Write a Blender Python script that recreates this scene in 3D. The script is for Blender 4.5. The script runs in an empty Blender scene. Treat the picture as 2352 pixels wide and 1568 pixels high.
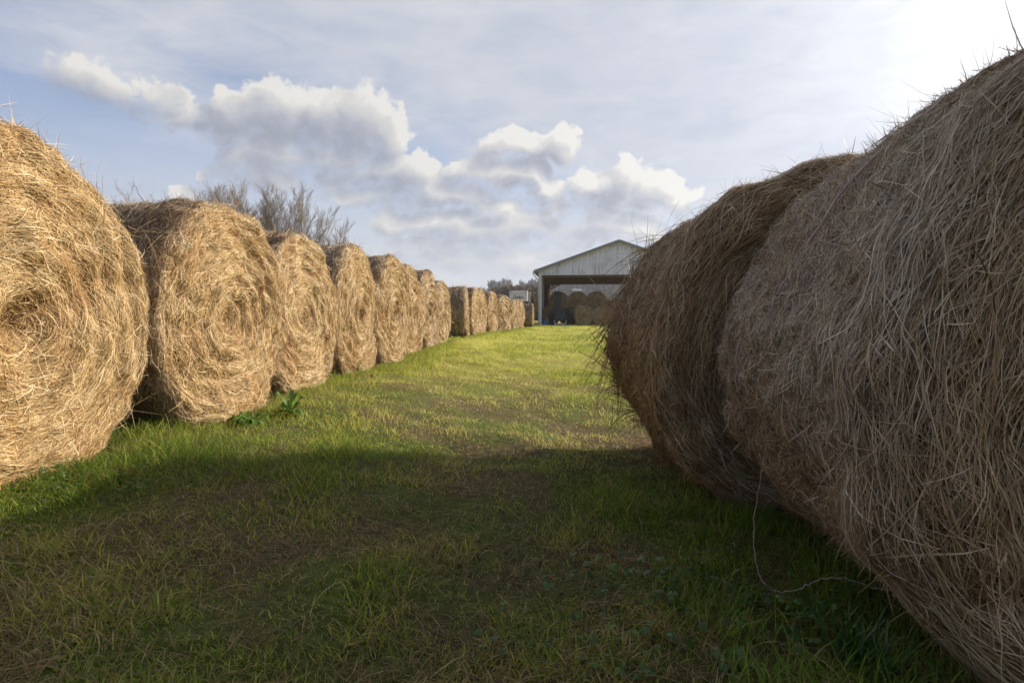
import bpy, bmesh, math, random
import numpy as np
from mathutils import Vector, Matrix

scene = bpy.context.scene
COL = scene.collection

# ------------------------------------------------------------------ camera
CAM_Z = 0.80
PITCH = math.radians(2.75)
cd = bpy.data.cameras.new("camera")
cam = bpy.data.objects.new("camera", cd)
COL.objects.link(cam)
cd.sensor_width = 36.0
cd.lens = 21.0
cd.clip_start = 0.02
cd.clip_end = 6000.0
cam.location = (0, 0, CAM_Z)
cam.rotation_euler = (math.pi / 2 - PITCH, 0, 0)
scene.camera = cam
FPX = 2352 * 21.0 / 36.0            # focal length for a picture 2352 wide


def at(px, py, d):
    """point seen at (px, py) of a 2352 x 1568 picture, d metres ahead"""
    x = (px - 1176) / FPX * d
    u = -(py - 784) / FPX * d
    return Vector((x, d * math.cos(PITCH) + u * math.sin(PITCH),
                   CAM_Z + u * math.cos(PITCH) - d * math.sin(PITCH)))


def direction(px, py):
    v = at(px, py, 1.0) - Vector((0, 0, CAM_Z))
    v.normalize()
    return math.atan2(v.x, v.y), math.asin(v.z)


# ------------------------------------------------------------------ exposure, sun, sky
scene.view_settings.view_transform = 'Standard'
scene.view_settings.look = 'None'
scene.view_settings.exposure = 0.66
scene.view_settings.gamma = 1.0
scene.cycles.use_denoising = True
scene.cycles.use_adaptive_sampling = True
scene.cycles.adaptive_threshold = 0.02
scene.cycles.max_bounces = 6
scene.cycles.diffuse_bounces = 4
scene.cycles.glossy_bounces = 2
scene.cycles.transmission_bounces = 3
scene.cycles.transparent_max_bounces = 6
scene.cycles.caustics_reflective = False
scene.cycles.caustics_refractive = False

SUN_AZ = math.radians(64)           # to the right of straight ahead
SUN_EL = math.radians(22)
SUN_DIR = Vector((math.sin(SUN_AZ) * math.cos(SUN_EL), math.cos(SUN_AZ) * math.cos(SUN_EL), math.sin(SUN_EL)))
sl = bpy.data.lights.new("sun", 'SUN')
sl.energy = 5.0
sl.angle = math.radians(0.5)
sl.color = (1.0, 0.88, 0.70)
sun = bpy.data.objects.new("sun", sl)
COL.objects.link(sun)
sun.rotation_euler = (-SUN_DIR).to_track_quat('-Z', 'Y').to_euler()
sun.location = (20, 10, 20)


class NT:
    """small helper to write node trees"""
    def __init__(self, tree):
        self.t = tree

    def n(self, kind, **kw):
        nd = self.t.nodes.new(kind)
        for k, v in kw.items():
            setattr(nd, k, v)
        return nd

    def link(self, a, b):
        self.t.links.new(a, b)

    def put(self, sock, v):
        if hasattr(v, 'is_output'):
            self.link(v, sock)
        else:
            sock.default_value = v

    def math(self, op, a, b=None, c=None, clamp=False):
        nd = self.n('ShaderNodeMath', operation=op)
        nd.use_clamp = clamp
        self.put(nd.inputs[0], a)
        if b is not None:
            self.put(nd.inputs[1], b)
        if c is not None:
            self.put(nd.inputs[2], c)
        return nd.outputs[0]

    def vmath(self, op, a, b=None):
        nd = self.n('ShaderNodeVectorMath', operation=op)
        self.put(nd.inputs[0], a)
        if b is not None:
            self.put(nd.inputs[1], b)
        return nd.outputs['Value'] if op in ('DOT_PRODUCT', 'LENGTH') else nd.outputs[0]

    def noise(self, vec, scale, detail=4, rough=0.55, dist=0.0):
        nd = self.n('ShaderNodeTexNoise')
        self.put(nd.inputs['Vector'], vec)
        nd.inputs['Scale'].default_value = scale
        nd.inputs['Detail'].default_value = detail
        nd.inputs['Roughness'].default_value = rough
        nd.inputs['Distortion'].default_value = dist
        return nd.outputs['Fac']

    def mix(self, f, a, b, mode='MIX'):
        nd = self.n('ShaderNodeMix', data_type='RGBA', blend_type=mode)
        nd.clamp_factor = True
        self.put(nd.inputs[0], f)
        self.put(nd.inputs[6], a)
        self.put(nd.inputs[7], b)
        return nd.outputs[2]

    def ramp(self, f, stops, interp='LINEAR'):
        nd = self.n('ShaderNodeValToRGB')
        cr = nd.color_ramp
        cr.interpolation = interp
        while len(cr.elements) < len(stops):
            cr.elements.new(0.5)
        for e, (p, c) in zip(cr.elements, stops):
            e.position = p
            e.color = (c[0], c[1], c[2], 1)
        self.put(nd.inputs[0], f)
        return nd.outputs[0]

    def smooth(self, v, lo, hi, a=0.0, b=1.0):
        nd = self.n('ShaderNodeMapRange', interpolation_type='SMOOTHSTEP')
        self.put(nd.inputs[0], v)
        self.put(nd.inputs[1], lo)
        self.put(nd.inputs[2], hi)
        nd.inputs[3].default_value = a
        nd.inputs[4].default_value = b
        return nd.outputs[0]

    def attr(self, name):
        nd = self.n('ShaderNodeAttribute', attribute_name=name)
        return nd.outputs['Fac']


# cumulus heaps: middle, half size (as seen in a 2352 x 1568 picture from the lane) and strength
HEAPS = [
    (190, 150, 90, 46, .60), (260, 190, 120, 50, .55), (380, 205, 75, 44, .55), (430, 245, 110, 40, .5), (510, 215, 34, 26, .8),
    (545, 262, 110, 70, .95), (640, 250, 120, 72, 1), (745, 262, 110, 75, 1), (830, 268, 105, 84, 1), (885, 305, 66, 60, .9), (640, 335, 130, 46, .7), (780, 340, 140, 42, .75),
    (560, 355, 70, 40, .75), (620, 392, 70, 34, .7), (520, 395, 60, 24, .6), (418, 434, 40, 28, .85), (770, 390, 60, 26, .65),
    (880, 375, 80, 44, .8), (945, 385, 80, 56, .95), (1005, 418, 56, 36, .9), (930, 435, 120, 30, .6),
    (1160, 330, 80, 34, .75), (1230, 322, 80, 40, .9), (1285, 318, 60, 46, 1), (1090, 375, 80, 36, .75), (1150, 395, 90, 36, .75),
    (1080, 430, 70, 34, .8), (1150, 462, 64, 32, .8), (1215, 395, 56, 34, .95), (1270, 420, 60, 26, .8),
    (1370, 415, 70, 40, .95), (1430, 400, 70, 56, 1), (1500, 432, 80, 44, .95), (1565, 452, 60, 30, .85), (1420, 455, 150, 30, .65), (1310, 455, 100, 26, .55),
    (1000, 498, 90, 32, .8), (1070, 510, 90, 44, .9), (1150, 528, 60, 34, .9), (890, 500, 60, 28, .75), (980, 545, 90, 20, .75),
    (1380, 505, 110, 40, .8), (1470, 530, 90, 34, .75), (1312, 548, 60, 20, .9), (1230, 500, 130, 34, .65), (1100, 585, 260, 26, .6), (900, 590, 140, 22, .5), (1250, 610, 200, 22, .55), (830, 440, 90, 24, .5),
    (2000, 440, 220, 70, .9), (-250, 440, 200, 60, .9), (-700, 300, 260, 80, .9),
]


def make_world():
    w = bpy.data.worlds.new("World")
    scene.world = w
    w.use_nodes = True
    t = w.node_tree
    t.nodes.clear()
    k = NT(t)

    # node group: cumulus field at a point (azimuth, elevation, 0)
    g = bpy.data.node_groups.new("cumulus", 'ShaderNodeTree')
    g.interface.new_socket("P", in_out='INPUT', socket_type='NodeSocketVector')
    g.interface.new_socket("F", in_out='OUTPUT', socket_type='NodeSocketFloat')
    g.interface.new_socket("B", in_out='OUTPUT', socket_type='NodeSocketFloat')
    q = NT(g)
    gi = q.n('NodeGroupInput')
    go = q.n('NodeGroupOutput')
    P = gi.outputs[0]
    warp = q.n('ShaderNodeTexNoise')
    q.put(warp.inputs['Vector'], P)
    warp.inputs['Scale'].default_value = 16
    warp.inputs['Detail'].default_value = 3
    wv = q.vmath('MULTIPLY', q.vmath('SUBTRACT', warp.outputs['Color'], (0.5, 0.5, 0.5)), (0.075, 0.055, 0.0))
    PW = q.vmath('ADD', P, wv)
    best = None
    for (x, y, rx, ry, s) in HEAPS:
        y, ry = y + 8, ry * 1.1
        a0, e0 = direction(x, y)
        a1, _ = direction(x + rx, y)
        _, e1 = direction(x, y - ry)
        d = q.vmath('MULTIPLY', q.vmath('SUBTRACT', PW, (a0, e0, 0)), (1 / (a1 - a0), 1 / (e1 - e0), 0))
        f = q.math('MULTIPLY_ADD', q.vmath('DOT_PRODUCT', d, d), -s, s)
        best = f if best is None else q.math('SMOOTH_MAX', best, f, 0.14)
    n1 = q.noise(P, 22, 8, 0.64)
    vo = q.n('ShaderNodeTexVoronoi', feature='F1')
    q.put(vo.inputs['Vector'], PW)
    vo.inputs['Scale'].default_value = 34
    vo.inputs['Detail'].default_value = 1.5
    puff = q.math('MULTIPLY', q.math('SUBTRACT', 0.45, vo.outputs['Distance']), 0.55)
    B = q.math('MAXIMUM', best, -1.2)
    F = q.math('MULTIPLY_ADD', q.math('SUBTRACT', n1, 0.5), 2.3, B)
    F = q.math('ADD', F, puff)
    q.link(F, go.inputs[0])
    q.link(B, go.inputs[1])

    tc = k.n('ShaderNodeTexCoord')
    D = k.vmath('NORMALIZE', tc.outputs['Generated'])
    sep = k.n('ShaderNodeSeparateXYZ')
    k.link(D, sep.inputs[0])
    az = k.math('ARCTAN2', sep.outputs[0], sep.outputs[1])
    el = k.math('ARCSINE', sep.outputs[2])
    comb = k.n('ShaderNodeCombineXYZ')
    k.link(az, comb.inputs[0])
    k.link(el, comb.inputs[1])
    P = comb.outputs[0]

    sky = k.n('ShaderNodeTexSky', sky_type='NISHITA')
    sky.sun_disc = False
    sky.sun_elevation = SUN_EL
    sky.sun_rotation = SUN_AZ
    sky.altitude = 200
    sky.air_density = 1.0
    sky.dust_density = 1.2
    sky.ozone_density = 1.0
    base = k.vmath('MULTIPLY', sky.outputs[0], (0.125, 0.135, 0.165))
    # thin high veil of cirrus, streaked
    mp = k.n('ShaderNodeMapping')
    k.link(P, mp.inputs[0])
    mp.inputs['Rotation'].default_value = (0, 0, math.radians(24))
    mp.inputs['Scale'].default_value = (1.0, 3.0, 1.0)
    v1 = k.noise(mp.outputs[0], 2.6, 6, 0.55, 0.5)
    v2 = k.noise(mp.outputs[0], 9.0, 5, 0.6, 0.7)
    veil = k.math('MULTIPLY_ADD', v1, 0.9, k.math('MULTIPLY', v2, 0.25))
    # the veil thins out over the open blue low on the left and thickens upward and towards the sun
    hi = k.math('MULTIPLY_ADD', el, 1.9, k.math('MULTIPLY', az, 0.55))
    veil = k.math('ADD', veil, hi)
    vm = k.smooth(veil, 0.43, 1.2)
    low = k.smooth(el, 0.02, 0.46, 1.0, 0.0)
    vm = k.math('MAXIMUM', k.math('MULTIPLY', vm, 0.9), k.math('MULTIPLY', low, 0.88))
    vcol = k.ramp(k.math('MULTIPLY_ADD', v2, 0.4, k.math('MULTIPLY', v1, 0.6)), [(0.36, (0.49, 0.53, 0.625)), (0.64, (0.68, 0.69, 0.73))])
    col = k.mix(vm, base, vcol)
    # wide bright aureole of the veiled sun
    sd = k.math('MAXIMUM', k.vmath('DOT_PRODUCT', D, tuple(SUN_DIR)), 0.0)
    glow = k.math('MULTIPLY_ADD', k.math('POWER', sd, 8.0), 1.0, k.math('MULTIPLY', k.math('POWER', sd, 40.0), 1.4))
    glow = k.math('MULTIPLY', glow, k.math('MULTIPLY_ADD', v2, 0.5, 0.75))
    gc = k.n('ShaderNodeVectorMath', operation='SCALE')
    gc.inputs[0].default_value = (1.0, 0.985, 0.95)
    k.link(glow, gc.inputs['Scale'])
    col = k.vmath('ADD', col, gc.outputs[0])

    # cumulus: the side turned to the sun is brighter
    def field(p):
        gn = k.n('ShaderNodeGroup')
        gn.node_tree = g
        k.link(p, gn.inputs[0])
        return gn.outputs
    F0, B0 = field(P)
    F1, B1 = field(k.vmath('ADD', P, (0.020, 0.026, 0)))
    big = k.math('SUBTRACT', B0, B1)
    dens = k.smooth(F0, k.smooth(big, -0.15, 0.35, -0.60, -0.20), k.smooth(big, -0.15, 0.35, 0.55, 0.16))
    lit = k.math('MULTIPLY_ADD', big, 0.62, 0.24)
    lit = k.math('MULTIPLY_ADD', k.math('SUBTRACT', F0, F1), 0.24, lit)
    rim = k.smooth(F0, -0.1, 0.7, 0.22, -0.06)
    lit = k.math('ADD', rim, lit, clamp=True)
    cc = k.ramp(lit, [(0.0, (0.385, 0.41, 0.495)), (0.28, (0.50, 0.52, 0.595)), (0.52, (0.655, 0.66, 0.685)), (0.78, (0.80, 0.785, 0.755)), (1.0, (0.96, 0.935, 0.88))])
    cs = k.n('ShaderNodeVectorMath', operation='SCALE')
    k.link(cc, cs.inputs[0])
    k.link(k.math('MULTIPLY_ADD', k.math('POWER', sd, 3.0), 0.42, 0.84), cs.inputs['Scale'])
    fade = k.smooth(el, 0.03, 0.18, 0.4, 0.93)
    col = k.mix(k.math('MULTIPLY', dens, fade), col, cs.outputs[0])
    # sky dimmed by hand overhead and behind, setting how deep the shade gets
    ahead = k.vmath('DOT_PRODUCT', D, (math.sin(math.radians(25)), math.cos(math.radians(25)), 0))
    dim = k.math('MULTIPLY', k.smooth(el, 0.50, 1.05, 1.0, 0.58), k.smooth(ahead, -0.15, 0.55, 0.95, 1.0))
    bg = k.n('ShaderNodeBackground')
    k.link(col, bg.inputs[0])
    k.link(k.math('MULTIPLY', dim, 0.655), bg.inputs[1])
    out = k.n('ShaderNodeOutputWorld')
    k.link(bg.outputs[0], out.inputs[0])
    w.cycles.sampling_method = 'MANUAL'
    w.cycles.sample_map_resolution = 1024


make_world()

# ------------------------------------------------------------------ small tools
def tag(o, label=None, cat=None, group=None, kind=None):
    if label:
        o['label'] = label
    if cat:
        o['category'] = cat
    if group:
        o['group'] = group
    if kind:
        o['kind'] = kind
    return o


def empty(name, loc, rz=0.0):
    o = bpy.data.objects.new(name, None)
    COL.objects.link(o)
    o.location = loc
    o.rotation_euler = (0, 0, rz)
    o.empty_display_size = 0.2
    return o


def np_mesh(name, verts, quads=None, tris=None, attrs=None, mat=None, parent=None, smooth=False):
    """mesh object from numpy arrays"""
    me = bpy.data.meshes.new(name)
    nq = 0 if quads is None else len(quads)
    nt = 0 if tris is None else len(tris)
    me.vertices.add(len(verts))
    me.vertices.foreach_set('co', np.asarray(verts, np.float32).ravel())
    loops = []
    if nq:
        loops.append(np.asarray(quads, np.int32).ravel())
    if nt:
        loops.append(np.asarray(tris, np.int32).ravel())
    loops = np.concatenate(loops)
    me.loops.add(len(loops))
    me.loops.foreach_set('vertex_index', loops)
    me.polygons.add(nq + nt)
    st = np.concatenate([np.arange(nq) * 4, nq * 4 + np.arange(nt) * 3]).astype(np.int32)
    me.polygons.foreach_set('loop_start', st)
    if smooth is not False:
        sm = np.ones(nq + nt, bool) if smooth is True else smooth
        me.polygons.foreach_set('use_smooth', sm)
    else:
        me.polygons.foreach_set('use_smooth', np.zeros(nq + nt, bool))
    me.update(calc_edges=True)
    for k, v in (attrs or {}).items():
        a = me.attributes.new(k, 'FLOAT', 'POINT')
        a.data.foreach_set('value', np.asarray(v, np.float32))
    o = bpy.data.objects.new(name, me)
    COL.objects.link(o)
    if mat:
        me.materials.append(mat)
    if parent:
        o.parent = parent
    return o


class MB:
    """collects simple shapes, builds them as one mesh"""
    def __init__(self):
        self.v, self.f = [], []

    def add(self, vs, fs):
        b = len(self.v)
        self.v += [tuple(x) for x in vs]
        self.f += [tuple(i + b for i in f) for f in fs]

    def box(self, c, s, rot=None):
        x, y, z = s[0] / 2, s[1] / 2, s[2] / 2
        vs = [Vector((i * x, j * y, l * z)) for i in (-1, 1) for j in (-1, 1) for l in (-1, 1)]
        if rot is not None:
            vs = [rot @ v for v in vs]
        vs = [v + Vector(c) for v in vs]
        self.add(vs, [(0, 1, 3, 2), (4, 6, 7, 5), (0, 4, 5, 1), (2, 3, 7, 6), (0, 2, 6, 4), (1, 5, 7, 3)])

    def bar(self, a, b, w, h=None, up=Vector((0, 0, 1))):
        a, b = Vector(a), Vector(b)
        h = h or w
        d = (b - a).normalized()
        s = d.cross(up)
        if s.length < 1e-4:
            s = d.cross(Vector((1, 0, 0)))
        s.normalize()
        u = s.cross(d)
        vs = [p + s * (i * w / 2) + u * (j * h / 2) for p in (a, b) for i, j in ((-1, -1), (1, -1), (1, 1), (-1, 1))]
        self.add(vs, [(3, 2, 1, 0), (4, 5, 6, 7), (0, 1, 5, 4), (1, 2, 6, 5), (2, 3, 7, 6), (3, 0, 4, 7)])

    def tube(self, pts, rad, n=8, caps=True):
        pts = [Vector(p) for p in pts]
        rad = rad if isinstance(rad, (list, tuple)) else [rad] * len(pts)
        vs, fs = [], []
        ref = Vector((0.31, 0.17, 0.93))
        for i, p in enumerate(pts):
            d = (pts[min(i + 1, len(pts) - 1)] - pts[max(i - 1, 0)]).normalized()
            s = d.cross(ref)
            if s.length < 1e-3:
                s = d.cross(Vector((1, 0, 0)))
            s.normalize()
            u = s.cross(d)
            for j in range(n):
                a = 2 * math.pi * j / n
                vs.append(p + (s * math.cos(a) + u * math.sin(a)) * rad[i])
        for i in range(len(pts) - 1):
            for j in range(n):
                fs.append((i * n + j, i * n + (j + 1) % n, (i + 1) * n + (j + 1) % n, (i + 1) * n + j))
        if caps:
            fs.append(tuple(range(n - 1, -1, -1)))
            fs.append(tuple((len(pts) - 1) * n + j for j in range(n)))
        self.add(vs, fs)

    def lathe(self, c, axis, prof, n=24):
        """prof: list of (distance along axis, radius)"""
        axis = Vector(axis).normalized()
        s = axis.cross(Vector((0, 0, 1)))
        if s.length < 1e-3:
            s = Vector((1, 0, 0))
        s.normalize()
        u = axis.cross(s)
        vs, fs = [], []
        for (h, r) in prof:
            for j in range(n):
                a = 2 * math.pi * j / n
                vs.append(Vector(c) + axis * h + (s * math.cos(a) + u * math.sin(a)) * r)
        for i in range(len(prof) - 1):
            for j in range(n):
                fs.append((i * n + j, i * n + (j + 1) % n, (i + 1) * n + (j + 1) % n, (i + 1) * n + j))
        fs.append(tuple(range(n - 1, -1, -1)))
        fs.append(tuple((len(prof) - 1) * n + j for j in range(n)))
        self.add(vs, fs)

    def prism(self, poly, a, b):
        """poly: points; extruded by vectors a (start) and b (end)"""
        n = len(poly)
        vs = [Vector(p) + Vector(a) for p in poly] + [Vector(p) + Vector(b) for p in poly]
        fs = [tuple(range(n - 1, -1, -1)), tuple(range(n, 2 * n))]
        fs += [(i, (i + 1) % n, n + (i + 1) % n, n + i) for i in range(n)]
        self.add(vs, fs)

    def build(self, name, mat, parent=None, bevel=0.0, smooth=False):
        me = bpy.data.meshes.new(name)
        me.from_pydata(self.v, [], self.f)
        bm = bmesh.new()
        bm.from_mesh(me)
        bmesh.ops.recalc_face_normals(bm, faces=bm.faces)
        if bevel:
            ed = [e for e in bm.edges if len(e.link_faces) == 2 and e.calc_face_angle(0) > 0.6]
            bmesh.ops.bevel(bm, geom=ed, offset=bevel, segments=2, affect='EDGES')
        bm.to_mesh(me)
        bm.free()
        if smooth:
            me.polygons.foreach_set('use_smooth', [True] * len(me.polygons))
        me.materials.append(mat)
        o = bpy.data.objects.new(name, me)
        COL.objects.link(o)
        if parent:
            o.parent = parent
        return o


# lattice noise for shaping
_T = np.random.default_rng(7).random((64, 64, 64)).astype(np.float32)


def vnoise(x, y, z):
    xi, yi, zi = np.floor(x).astype(int), np.floor(y).astype(int), np.floor(z).astype(int)
    fx, fy, fz = x - xi, y - yi, z - zi
    fx, fy, fz = (f * f * (3 - 2 * f) for f in (fx, fy, fz))
    r = 0
    for i in (0, 1):
        wx = fx if i else 1 - fx
        for j in (0, 1):
            wy = fy if j else 1 - fy
            for l in (0, 1):
                wz = fz if l else 1 - fz
                r = r + wx * wy * wz * _T[(xi + i) & 63, (yi + j) & 63, (zi + l) & 63]
    return r * 2 - 1


def fbm(x, y, z, octaves=3):
    r, a = 0, 1.0
    for i in range(octaves):
        r = r + a * vnoise(x * 2 ** i + 7.3 * i, y * 2 ** i + 3.1 * i, z * 2 ** i + 5.7 * i)
        a *= 0.5
    return r


def sstep(a, b, x):
    t = np.clip((x - a) / (b - a), 0, 1)
    return t * t * (3 - 2 * t)


def ground_z(x, y, fine=True):
    x = np.asarray(x, float)
    y = np.asarray(y, float)
    z = 0.01 - 0.095 * np.tanh((x + 0.35) / 1.1) * (1 - sstep(9, 26, y) * 0.75)
    z = z + 0.06 * sstep(8, 14, y) - 0.24 * sstep(16, 52, y)
    z = z + 0.035 * fbm(x * 0.45, y * 0.45, np.zeros_like(x), 2) * (1 - sstep(20, 60, y) * 0.7)
    if fine:
        z = z + 0.026 * fbm(x * 2.3, y * 2.3, np.zeros_like(x) + 4.0, 3) * (1 - sstep(15, 30, y))
    return z


def gz(x, y):
    return float(ground_z(np.array([x]), np.array([y]))[0])


# ------------------------------------------------------------------ materials
def material(name):
    m = bpy.data.materials.new(name)
    m.use_nodes = True
    m.node_tree.nodes.clear()
    k = NT(m.node_tree)
    out = k.n('ShaderNodeOutputMaterial')
    return m, k, out


def principled(k, out, color, rough=0.6, metallic=0.0, spec=0.3, bump=None, bump_d=0.01):
    p = k.n('ShaderNodeBsdfPrincipled')
    k.put(p.inputs['Base Color'], color)
    k.put(p.inputs['Roughness'], rough)
    p.inputs['Metallic'].default_value = metallic
    p.inputs['Specular IOR Level'].default_value = spec
    if bump is not None:
        b = k.n('ShaderNodeBump')
        b.inputs['Distance'].default_value = bump_d
        b.inputs['Strength'].default_value = 0.7
        k.link(bump, b.inputs['Height'])
        k.link(b.outputs[0], p.inputs['Normal'])
    k.link(p.outputs[0], out.inputs[0])
    return p


def plain(name, c, rough=0.6, metallic=0.0, spec=0.3, vary=0.25, scale=6.0):
    m, k, out = material(name)
    tc = k.n('ShaderNodeTexCoord')
    n = k.noise(tc.outputs['Object'], scale, 5, 0.6)
    d = tuple(x * (1 - vary) for x in c) + (1,)
    l = tuple(min(1, x * (1 + vary)) for x in c) + (1,)
    principled(k, out, k.mix(n, d, l), k.math('ADD', rough - 0.1, k.math('MULTIPLY', n, 0.2)), metallic, spec)
    return m


def hay_material():
    m, k, out = material("hay")
    tone = k.attr('tone')
    wx = k.attr('weather')
    tc = k.n('ShaderNodeTexCoord')
    geo = k.n('ShaderNodeNewGeometry')
    p1 = k.noise(geo.outputs['Position'], 3.2, 4, 0.6)
    p2 = k.noise(geo.outputs['Position'], 11.0, 3, 0.6)
    tone2 = k.math('ADD', tone, k.math('MULTIPLY', k.math('SUBTRACT', p2, 0.5), 0.35))
    gold = k.ramp(tone2, [(0.0, (0.105, 0.052, 0.016)), (0.3, (0.34, 0.205, 0.078)), (0.6, (0.58, 0.405, 0.185)), (0.85, (0.76, 0.585, 0.32)), (1.0, (0.87, 0.75, 0.50))])
    rust = k.ramp(tone2, [(0.0, (0.085, 0.035, 0.011)), (0.3, (0.29, 0.15, 0.05)), (0.6, (0.50, 0.30, 0.115)), (0.85, (0.66, 0.45, 0.21)), (1.0, (0.78, 0.60, 0.35))])
    gold = k.mix(k.math('MULTIPLY', k.smooth(p1, 0.47, 0.68), 0.9), gold, rust)
    grey = k.ramp(tone2, [(0.0, (0.075, 0.052, 0.036)), (0.3, (0.29, 0.212, 0.145)), (0.6, (0.53, 0.425, 0.315)), (0.85, (0.70, 0.60, 0.475)), (1.0, (0.79, 0.71, 0.59))])
    brown = k.ramp(tone2, [(0.0, (0.05, 0.028, 0.012)), (0.3, (0.19, 0.12, 0.062)), (0.6, (0.36, 0.25, 0.14)), (0.85, (0.52, 0.38, 0.23)), (1.0, (0.64, 0.50, 0.34))])
    grey = k.mix(k.math('MULTIPLY', k.smooth(p1, 0.44, 0.66), 0.75), grey, brown)
    dark = k.ramp(tone2, [(0.0, (0.045, 0.023, 0.008)), (0.3, (0.185, 0.105, 0.04)), (0.6, (0.36, 0.225, 0.10)), (0.85, (0.55, 0.385, 0.205)), (1.0, (0.68, 0.52, 0.33))])  # darkened hay for the right bales: their shade is mixed into the colour
    c = k.mix(k.math('MINIMUM', wx, 1.0), gold, grey)
    c = k.mix(k.math('SUBTRACT', wx, 1.0, clamp=True), c, dark)
    dif = k.n('ShaderNodeBsdfPrincipled')
    k.link(c, dif.inputs['Base Color'])
    dif.inputs['Roughness'].default_value = 0.55
    dif.inputs['Specular IOR Level'].default_value = 0.35
    tr = k.n('ShaderNodeBsdfTranslucent')
    k.link(c, tr.inputs[0])
    mx = k.n('ShaderNodeMixShader')
    mx.inputs[0].default_value = 0.16
    k.link(dif.outputs[0], mx.inputs[1])
    k.link(tr.outputs[0], mx.inputs[2])
    k.link(mx.outputs[0], out.inputs[0])
    return m


def grass_material():
    m, k, out = material("grass_blades")
    tone = k.attr('tone')
    dry = k.attr('dry')
    green = k.ramp(tone, [(0.0, (0.08, 0.145, 0.018)), (0.4, (0.20, 0.295, 0.034)), (0.7, (0.46, 0.465, 0.072)), (1.0, (0.70, 0.64, 0.19))])
    straw = k.ramp(tone, [(0.0, (0.13, 0.078, 0.04)), (0.4, (0.33, 0.225, 0.115)), (0.75, (0.56, 0.42, 0.22)), (1.0, (0.74, 0.60, 0.37))])
    c = k.mix(dry, green, straw)
    dif = k.n('ShaderNodeBsdfPrincipled')
    k.link(c, dif.inputs['Base Color'])
    dif.inputs['Roughness'].default_value = 0.5
    dif.inputs['Specular IOR Level'].default_value = 0.3
    tr = k.n('ShaderNodeBsdfTranslucent')
    k.link(c, tr.inputs[0])
    mx = k.n('ShaderNodeMixShader')
    mx.inputs[0].default_value = 0.48
    k.link(dif.outputs[0], mx.inputs[1])
    k.link(tr.outputs[0], mx.inputs[2])
    k.link(mx.outputs[0], out.inputs[0])
    return m


def ground_material():
    m, k, out = material("turf")
    geo = k.n('ShaderNodeNewGeometry')
    P = geo.outputs['Position']
    sep = k.n('ShaderNodeSeparateXYZ')
    k.link(P, sep.inputs[0])
    n1 = k.noise(P, 1.3, 6, 0.6)
    n2 = k.noise(P, 30, 5, 0.7)
    n3 = k.noise(P, 0.02, 4, 0.5)
    soil = k.ramp(n2, [(0.25, (0.030, 0.021, 0.013)), (0.5, (0.095, 0.070, 0.042)), (0.75, (0.165, 0.125, 0.07))])
    turf = k.ramp(n2, [(0.25, (0.024, 0.036, 0.008)), (0.5, (0.075, 0.105, 0.020)), (0.75, (0.15, 0.175, 0.04))])
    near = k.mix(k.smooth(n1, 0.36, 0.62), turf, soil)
    mid = k.ramp(n2, [(0.3, (0.28, 0.295, 0.05)), (0.7, (0.46, 0.44, 0.10))])  # lightened yellow-green, sunshine on the open lane put into the ground colour
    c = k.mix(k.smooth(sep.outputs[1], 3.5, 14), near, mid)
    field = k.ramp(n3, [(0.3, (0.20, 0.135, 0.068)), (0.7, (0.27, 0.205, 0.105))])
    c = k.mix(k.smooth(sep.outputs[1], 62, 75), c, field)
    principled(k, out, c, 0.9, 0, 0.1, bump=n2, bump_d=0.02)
    return m


M_HAY = hay_material()
M_GRASS = grass_material()
M_GROUND = ground_material()

# ------------------------------------------------------------------ the ground: one sheet out to the horizon
def graded(lo, hi, fine_lo, fine_hi, step, grow=1.22):
    c = list(np.arange(fine_lo, fine_hi + 1e-6, step))
    s, v = step, fine_hi
    while v < hi:
        s *= grow
        v += s
        c.append(min(v, hi))
    s, v = step, fine_lo
    while v > lo:
        s *= grow
        v -= s
        c.insert(0, max(v, lo))
    return np.array(c)


def make_ground():
    xs = graded(-1200, 1200, -4, 4, 0.05)
    ys = graded(-300, 1600, 0.4, 12, 0.05, 1.12)
    X, Y = np.meshgrid(xs, ys)
    Z = ground_z(X, Y)
    V = np.stack([X, Y, Z], -1).reshape(-1, 3)
    nx, ny = len(xs), len(ys)
    i = np.arange(nx - 1)[None, :] + np.arange(ny - 1)[:, None] * nx
    Q = np.stack([i, i + 1, i + 1 + nx, i + nx], -1).reshape(-1, 4)
    o = np_mesh("ground", V, Q, mat=M_GROUND, smooth=True)
    tag(o, kind='structure')


make_ground()

# ------------------------------------------------------------------ strands
def ribbon_arrays(P, side, hw):
    """P, side: (N, K, 3); hw: (N, K) half widths -> verts, quads"""
    N, K = P.shape[:2]
    A = P - side * hw[..., None]
    B = P + side * hw[..., None]
    V = np.stack([A, B], 2).reshape(-1, 3)
    b = (np.arange(N) * (2 * K))[:, None] + (np.arange(K - 1) * 2)[None, :]
    Q = np.stack([b, b + 1, b + 3, b + 2], -1).reshape(-1, 4)
    return V, Q


def norm(v):
    return v / np.maximum(np.linalg.norm(v, axis=-1, keepdims=True), 1e-9)


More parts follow.
